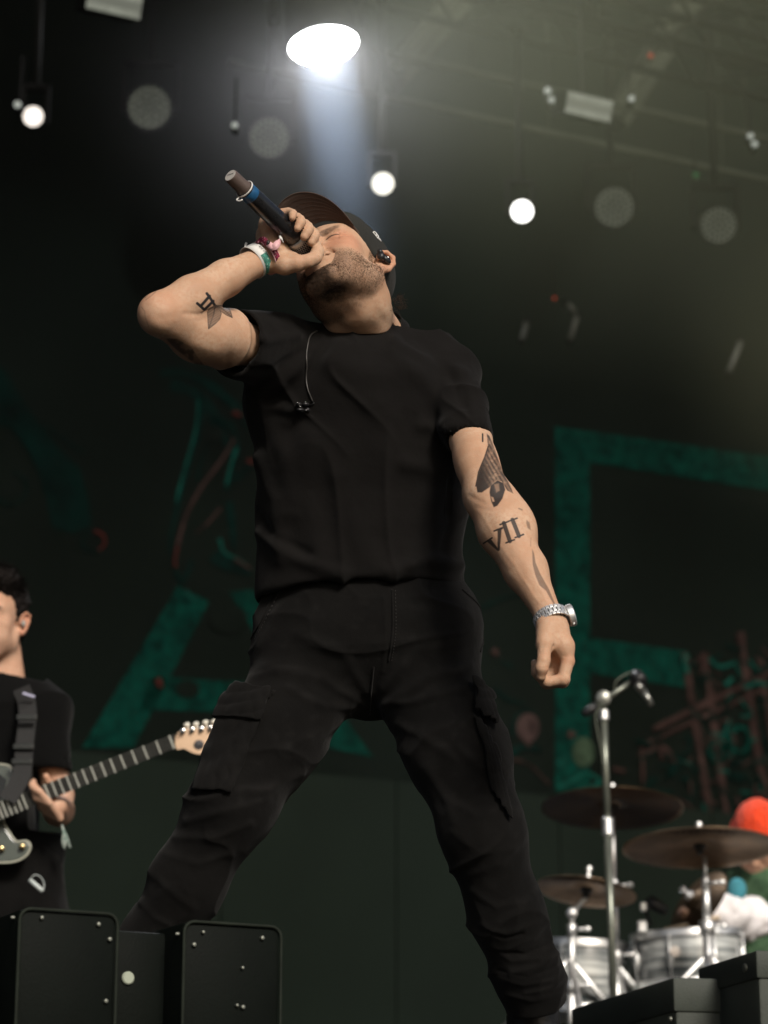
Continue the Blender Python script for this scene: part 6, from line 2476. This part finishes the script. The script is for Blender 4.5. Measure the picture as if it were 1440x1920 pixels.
def drum(c, n, rad, h, label, lugs=8):
    """c: centre of the shell"""
    r = root('drum', c - norm(n) * h / 2, label, 'drum', 'drums of the kit')
    n = norm(n)
    MB().lathe(c, n, [(rad * .985, -h / 2), (rad, -h / 2 + .006), (rad, h / 2 - .006), (rad * .985, h / 2)], 48).build('shell', M_PEARL, r, auto=40)
    for s_ in (-1, 1):
        MB().lathe(c + n * s_ * h / 2, n, [(rad * 1.0, -.008), (rad * 1.045, -.010), (rad * 1.05, .010), (rad * 1.03, .016), (rad * 1.00, .014)], 48).build('hoop', M_CHR, r, auto=40)
        MB().lathe(c + n * s_ * (h / 2 + .003), n * s_, [(rad * .998, -.004), (rad * .99, .001), (.001, .0015)], 40).build('drum_skin', M_HEADW, r, auto=40)
    a_ = frame_axes(n)
    for k_ in range(lugs):
        t = 2 * math.pi * (k_ + .35) / lugs
        d = math.cos(t) * a_[0] + math.sin(t) * a_[1]
        p = c + d * (rad + .008)
        A3 = np.array([np.cross(n, d), d, n])
        lg = MB()
        lg.ball(p + n * 0.0, (.011, .012, .034), 10, A3)
        lg.build('lug', M_CHR, r, True)
        MB().tube([p + d * .006 - n * h / 2, p + d * .006 + n * h / 2], .0032, 6).build('tension_rod', M_CHR, r, True)
    return r


dA = drum(W(1290, 1800, DYY + .10), norm((-.05, -.06, 1)), 98 / FPX * 9.1, .165, 'striped pearl drum with chrome hoops at the centre of the kit')
dB = drum(W(1085, 1835, DYY + .15), norm((.04, -.04, 1)), 86 / FPX * 9.1, .22, 'striped pearl drum half hidden by the short chrome stand', 6)
dn = MB()
dn.lathe(W(1266, 1784, DYY - .11), (0, -1, .05), [(.0, 0), (.018, .0), (.018, .004), (.0, .006)], 16)
dn.build('shell_badge', mat('round_badge', (.55, .48, .42), rough=.4), dA)
# drum stands under the drums
for c, lab in ((W(1290, 1846, DYY + .10), 'low chrome basket stand under the centre drum'), (W(1085, 1885, DYY + .15), 'low chrome basket stand under the left drum')):
    r = root('drum_stand', (c[0], c[1], rz), lab, 'stand', 'low stands under the drums')
    MB().tube([(c[0], c[1], rz + .12), (c[0], c[1], c[2] - .03)], .012, 8).build('tube', M_CHR, r, True)
    for k_ in range(3):
        t = 2.1 * k_ + .3
        MB().tube([np.array([c[0], c[1], rz + .2]), np.array([c[0] + .2 * math.cos(t), c[1] + .2 * math.sin(t), rz + .01])], .008, 6).build('leg', M_CHR, r, True)
        MB().tube([np.array([c[0], c[1], c[2] - .04]), np.array([c[0] + .13 * math.cos(t), c[1] + .13 * math.sin(t), c[2] - .012])], .006, 6).build('basket_arm', M_CHR, r, True)
# small black microphone clipped to the drum
km = root('drum_microphone', W(1216, 1716, DYY - .05), 'small black clip-on microphone at the rim of the centre drum', 'microphone')
mb = MB()
mb.tube([W(1220, 1735, DYY - .02), W(1212, 1712, DYY - .04), W(1222, 1690, DYY - .05)], .007, 8)
mb.build('gooseneck', M_BLACK, km, True)
mb = MB()
mb.lathe(W(1222, 1692, DYY - .05), (.75, .1, -.5), [(.010, -.02), (.021, -.012), (.022, .02), (.016, .05), (.012, .06)], 14)
mb.build('capsule', M_BLACK, km, True)
MB().box(W(1204, 1738, DYY - .04), (.03, .03, .04), None, .005).build('rim_clamp', M_CHR, km)
MB().box(W(1206, 1700, DYY - .06), (.02, .02, .03), None, .004).build('thumb_screw', M_CHR, km)

# ---- overhead microphone on the tall stand in front of the kit
ms_ = root('microphone_stand', (W(1152, 1905, DYY - .55)[0], DYY - .55, rz), 'tall slim grey microphone stand with a short boom rising in front of the cymbals', 'stand')
M_STANDG = mat('grey_green_pole', (.20, .215, .18), rough=.3, metal=.6, var=.1)
base = np.array([W(1152, 1905, DYY - .55)[0], DYY - .55, rz])
jt = W(1131, 1322, DYY - .55)
mid_ = base + (jt - base) * .62
MB().tube([base, mid_], .0125, 12).build('lower_tube', M_STANDG, ms_, True)
MB().tube([mid_ - (jt - base) * .01, jt], .0120, 12).build('upper_tube', M_STANDG, ms_, True)
mb = MB()
mb.lathe(mid_, jt - base, [(.012, -.03), (.019, -.025), (.019, .025), (.012, .03)], 14)
mb.build('clutch', M_CHR, ms_, auto=40)
mb = MB()
mb.lathe(jt - (jt - base) * .03, jt - base, [(.013, -.02), (.018, -.016), (.018, .012), (.012, .016)], 14)
mb.build('clutch', M_CHR, ms_, auto=40)
mb = MB()
mb.lathe(jt + np.array([0, -.03, .02]), (0, 1, 0), [(.012, 0), (.024, .006), (.024, .05), (.012, .056)], 14)
mb.tube([jt, jt + np.array([.006, -.005, .035])], .013, 8)
mb.build('swivel', mat('grey_casting', (.30, .31, .28), rough=.35, metal=.7), ms_, auto=40)
bo_, be_ = W(1104, 1332, DYY - .57), W(1196, 1270, DYY - .57)
MB().tube([bo_, be_], .0075, 8).build('boom', M_STANDG, ms_, True)
MB().lathe(bo_, bo_ - be_, [(.010, -.03), (.014, -.01), (.014, .02), (.008, .026)], 10).build('counterweight', M_BLACK, ms_, True)
mb = MB()
for k_ in range(3):
    t = 2.1 * k_ + .2
    mb2 = MB().tube([base + np.array([0, 0, .05]), base + np.array([.32 * math.cos(t), .32 * math.sin(t), .012])], .009, 6)
    mb2.build('leg', M_BLACK, ms_, True)
om = root('overhead_microphone', be_, 'slim overhead microphone in a clip at the end of the boom above the cymbals', 'microphone')
mb = MB()
mb.lathe(W(1196, 1272, DYY - .58), norm((.2, -.6, -.5)), [(.010, -.03), (.024, -.02), (.026, .02), (.018, .03)], 14)
mb.tube([W(1186, 1268, DYY - .58), W(1202, 1286, DYY - .58)], .010, 8)
mb.build('clip', M_BLACK, om, True)
mb = MB()
mb.tube([W(1193, 1282, DYY - .60), W(1204, 1294, DYY - .60)], [.013, .013], 10)
mb.tube([W(1206, 1296, DYY - .60), W(1222, 1322, DYY - .60)], [.0125, .0085], 10)
mb.build('barrel', mat('grey_mic_barrel', (.36, .36, .33), rough=.3, metal=.8), om, True)
cp = spline([W(1198, 1268, DYY - .58), W(1180, 1262, DYY - .58), W(1155, 1278, DYY - .58), W(1150, 1300, DYY - .57), W(1122, 1330, DYY - .58), W(1117, 1350, DYY - .58), W(1126, 1400, DYY - .57), W(1132, 1440, DYY - .56)], 40)
mc = root('microphone_cable', W(1132, 1440, DYY - .56), 'thin grey cable looping from the overhead microphone down its stand', 'cable')
MB().tube(cp, .0032, 6).build('wire', mat('grey_green_cable', (.09, .10, .075), rough=.6), mc, True)

# ---- drummer bent over behind the kit: red-orange hat, white and green clothes
dr_p = W(1425, 1700, 9.35)
dru = root('person', (dr_p[0], dr_p[1] + .05, rz), 'drummer bent low behind the kit in a red-orange beanie and white and green clothes', 'person')
M_ORANGE = mat('red_orange_knit', (.90, .055, .006), rough=.95, var=.25, scale=45, bump=.9, bscale=120, sheen=.2)
M_WHITEC = cloth_mat('white_cotton', (.88, .85, .86), var=.05, weave=700)
M_GREENC = mat('green_patterned_cloth', (.02, .075, .03), rough=.9, var=.5, scale=22, col2=(.10, .20, .10), bump=.3, bscale=60)
M_TEAL = mat('teal_cloth', (.05, .24, .30), rough=.9, var=.2, scale=20)
hc = W(1416, 1546, 9.32)
HD = Head(hc + np.array([0, -.03, -.06]), (.97, -.2, 0), (-.2, -.55, -.80), (-.1, -.80, .58), 1.0)
HD.M[0] = norm(np.cross(HD.M[1], HD.M[2])); HD.M[0] *= np.sign(HD.M[0][0])
HD.M[2] = norm(HD.M[2] - HD.M[1] * (HD.M[2] @ HD.M[1]))
df = Field(hc + np.array([-.75, -.85, -.75]), hc + np.array([.55, .45, .20]), .007)
head_sdf(df, HD, squint=False, ears=False)
shd = hc + np.array([.03, .16, -.28])
df.cone(HD(0, -.03, -.06), shd, .055, .07, .03)
df.flat(shd, shd + np.array([0, .06, -.40]), (1, 0, 0), (.15, .09), (.13, .09), .03)
df.chain([shd + np.array([-.17, 0, .0]), shd + np.array([-.25, -.12, -.20]), W(1306, 1716, 8.96)], [.05, .042, .03], .02)
df.chain([shd + np.array([.17, 0, .0]), shd + np.array([.26, -.12, -.22]), shd + np.array([.12, -.38, -.22])], [.05, .042, .03], .02)
for sx in (-1, 1):                                                       # simple curled hands on the sticks
    hh = W(1306, 1716, 8.96) if sx < 0 else shd + np.array([.12, -.38, -.22])
    df.ell(hh + np.array([-.03, -.03, 0]), (.042, .035, .028), None, .02)
    for q in range(4):
        df.chain([hh + np.array([-.05 + .018 * q, -.05, .012]), hh + np.array([-.055 + .018 * q, -.075, .0]), hh + np.array([-.05 + .018 * q, -.062, -.022])], [.010, .0095, .0085], .004)
V, Q = df.mesh()
z_ = np.zeros(len(V))
link_mesh('body', V, Q, M_SKIN2, dru, True, {'ink': z_, 'stubble': z_, 'red': z_})
bf = Field(hc - .18, hc + .2, .006)
bf.ell(HD(0, -.008, .062), (.085, .106, .093), HD.M, 0)
bf.half(HD(0, 0, .030), -HD.M[2], .006)
V, Q = bf.mesh()
N_ = vnormals(V, Q)
V = V + N_ * ((fbm(V, 60, 2) - .5) * .010)[:, None]
hat = link_mesh('beanie', V, Q, M_ORANGE, dru, True)
mb = MB()
mb.lathe(HD(0, -.006, .035), HD.M[2], [(.094, -.02), (.099, -.014), (.099, .016), (.092, .022)], 30)
mb.build('beanie_cuff', M_ORANGE, hat, True)
# green shirt with a teal patch, long white sleeves, dark trousers
df2 = Field(shd + np.array([-.40, -.35, -.55]), shd + np.array([.40, .30, .12]), .008)
df2.ell(shd + np.array([0, -.07, .10]), (.125, .12, .12), None, .03)
df2.flat(shd + np.array([0, 0, .0]), shd + np.array([0, .06, -.44]), (1, 0, 0), (.20, .125), (.18, .13), .03)
V, Q = df2.mesh()
N_ = vnormals(V, Q)
V = V + N_ * ((fbm(V, 14, 3) - .5) * .03)[:, None]
dsh = link_mesh('shirt', V, Q, M_GREENC, dru, True)
tl = MB()
tl.ball(W(1382, 1668, 9.0), (.034, .02, .042), 14)
tl.build('teal_patch', M_TEAL, dsh, True)
seat = np.array([shd[0] + .02, shd[1] + .12, shd[2] - .52])
df4 = Field(shd + np.array([-.60, -.65, -.55]), shd + np.array([.50, .30, .15]), .007)
wr_ = W(1312, 1712, 8.98)
df4.chain([shd + np.array([-.12, -.02, -.06]), W(1405, 1722, 9.12), W(1360, 1714, 9.02), wr_], [.085, .078, .066, .052], .03)
df4.chain([shd + np.array([.14, 0, -.02]), shd + np.array([.26, -.14, -.20]), shd + np.array([.12, -.38, -.22])], [.08, .07, .055], .03)
V, Q = df4.mesh()
N_ = vnormals(V, Q)
V = V + N_ * ((fbm(V, 15, 3) - .5) * .036)[:, None]
link_mesh('sleeves', V, Q, M_WHITEC, dru, True, {'wear': np.zeros(len(V))})
df3 = Field(np.array([seat[0] - .6, seat[1] - .9, rz - .02]), np.array([seat[0] + .6, seat[1] + .3, seat[2] + .4]), .010)
df3.flat(seat + np.array([0, 0, .10]), seat + np.array([0, 0, -.02]), (1, 0, 0), (.18, .14), (.20, .16), .03)
for s_ in (-1, 1):
    kne = seat + np.array([s_ * .20, -.40, .02])
    df3.chain([seat + np.array([s_ * .10, -.05, -.02]), kne, np.array([kne[0] + s_ * .02, kne[1] - .02, rz + .10])], [.10, .074, .055], .03)
V, Q = df3.mesh()
link_mesh('trousers', V, Q, M_TROUSER, dru, True, {'wear': np.zeros(len(V))})
for s_ in (-1, 1):
    MB().ball((seat[0] + s_ * .22, seat[1] - .49, rz + .05), (.05, .13, .05), 12).build('shoe', M_SHOE, dru, True)
stl = root('drum_throne', (seat[0], seat[1], rz), 'round black stool under the drummer', 'stool')
MB().lathe((seat[0], seat[1] + .02, seat[2] - .20), (0, 0, 1), [(.15, -.05), (.17, -.03), (.17, .03), (.15, .05)], 24).build('seat', M_BLACK, stl, auto=40)
MB().tube([(seat[0], seat[1], rz + .1), (seat[0], seat[1], seat[2] - .24)], .02, 10).build('post', M_CHR, stl, True)
for k_ in range(3):
    t = 2.1 * k_
    MB().tube([(seat[0], seat[1], rz + .2), (seat[0] + .22 * math.cos(t), seat[1] + .22 * math.sin(t), rz + .012)], .010, 6).build('leg', M_CHR, stl, True)
# drum sticks
for i, (a, b, lab) in enumerate(((W(1338, 1722, 8.94), W(1248, 1742, 8.8), 'pale drum stick in the left hand over the centre drum'),)):
    s_ = root('drum_stick', a, lab, 'drum stick')
    mb = MB(); mb.tube([a + (a - b) * .15, a, b], [.0075, .0075, .0045], 8); mb.ball(b, .0065, 8)
    mb.build('shaft', mat('pale_hickory', (.62, .50, .36), rough=.5, var=.1), s_, True)

# ------------------------------------------------------------------ equipment cases
M_CASEF = mat('grey_black_case', (.050, .058, .049), spec=.2, rough=.55, var=.18, scale=8, bump=.12, bscale=220)
M_CASEF2 = mat('black_case', (.0040, .0056, .0044), spec=.06, rough=.6, var=.2, scale=8, bump=.12, bscale=220)
M_EDGE = mat('worn_case_edge', (.013, .017, .012), spec=.15, rough=.7, var=.4, scale=18)
M_SCREW = mat('screw_head', (.20, .21, .18), rough=.5, metal=.8)


def case(name, corner, yaw, w, dep, label, group, mface, trim, screws_front=(), screws_side=(), rim=.006, lid=0.0, extra=None, flip=False):
    """corner: world point of the top front left corner; the front runs w along the yaw direction, the side runs dep away"""
    r = root(name, (corner[0], corner[1], STAGE_Z), label, 'equipment case', group)
    x = np.array([math.cos(yaw), math.sin(yaw), 0])
    y = np.array([-math.sin(yaw), math.cos(yaw), 0])
    hgt = corner[2] - STAGE_Z - .004
    c = corner + x * w / 2 + y * dep / 2 - np.array([0, 0, hgt / 2])
    A3 = np.array([x, y, (0, 0, 1.0)])
    MB().box(c, (w, dep, hgt), A3, .008).build('shell', mface, r, auto=40)
    if trim:
        t = MB()
        inset = .012
        F0 = corner - y * .002
        rr = .018
        path = []
        for (cx, cz, a0) in ((w - rr, -rr, 90), (w - rr, -hgt + rr, 0), (rr, -hgt + rr, -90), (rr, -rr, -180)):
            for q in range(6):
                a = R(a0 - 90 * q / 5)
                path.append(F0 + x * (cx + rr * math.cos(a)) + np.array([0, 0, 1]) * (cz + rr * math.sin(a)))
        path.append(path[0])
        t.tube(path, rim * .5, 6, False)
        t.build('front_edge', M_EDGE, r, True)
    if lid:
        MB().box(corner + x * w / 2 + y * dep / 2 - np.array([0, 0, lid / 2]), (w + .012, dep + .012, lid), A3, .006).build('lid', mface, r, auto=40)
    s = MB()
    for (u, v, q) in screws_front:
        p = corner + x * u * w - np.array([0, 0, v * hgt]) - y * (.008 if lid else .002)
        s.lathe(p, -y, [(q, -.002), (q, .002), (q * .7, .004), (q * .2, .0045)], 12)
    for (u, v, q) in screws_side:
        p = corner + y * u * dep - np.array([0, 0, v * hgt]) - x * (.008 if lid else .002)
        s.lathe(p, -x, [(q, -.002), (q, .002), (q * .7, .004), (q * .2, .0045)], 12)
    if s.V:
        s.build('screw', M_SCREW, r, auto=40)
    if extra:
        extra(r, corner, x, y, hgt)
    return r


YB = 3.98
wbox = .176


def disc(r, corner, x, y, hgt):
    MB().lathe(corner + x * .025 - np.array([0, 0, .076]) - y * .001, -y, [(.0105, -.002), (.0105, .003), (.0085, .005)], 20).build('round_plug', mat('pale_green_plug', (.34, .38, .30), rough=.5), r, auto=40)


gname = 'black equipment cases along the stage front'
case('equipment_case', W(37, 1703, YB), YAW, wbox * .92, .20, 'black equipment case in front of the guitarist, nearest the left edge', gname, M_CASEF2, True,
     [(.22, .055, .0035), (.80, .075, .004), (.92, .17, .004), (.90, .58, .004), (.28, .78, .003)], [(.12, .05, .003), (.6, .07, .004)])
case('equipment_case', W(345, 1727, YB + .12), YAW, wbox * .965, .20, 'black equipment case by the left trouser leg, second from the left', gname, M_CASEF2, True,
     [(.19, .07, .003), (.10, .16, .004), (.80, .085, .004), (.60, .30, .003), (.55, .56, .003), (.61, .57, .004)], [(.1, .08, .003), (.7, .1, .003)])
case('equipment_case', W(214, 1743, YB + .15), YAW, wbox * .56, .16, 'low black case with a round pale plug, between two taller cases', gname, M_CASEF2, False, [], [], extra=disc)
y17 = R(14)
case('equipment_case', W(1265, 1833, 5.75), y17, .30, .72, 'grey-black lidded case with bolt heads right of the trouser leg', gname, M_CASEF, False,
     [(.55, .12, .004)], [(.02, .28, .006), (.14, .62, .0085), (.92, .20, .006)], lid=.075)
case('equipment_case', W(1420, 1782, 5.55), y17, .40, .34, 'tall grey-black case with bolt heads cut by the right edge', gname, M_CASEF, False,
     [(.3, .3, .006)], [(.16, .09, .010), (.72, .20, .009)], lid=.060)
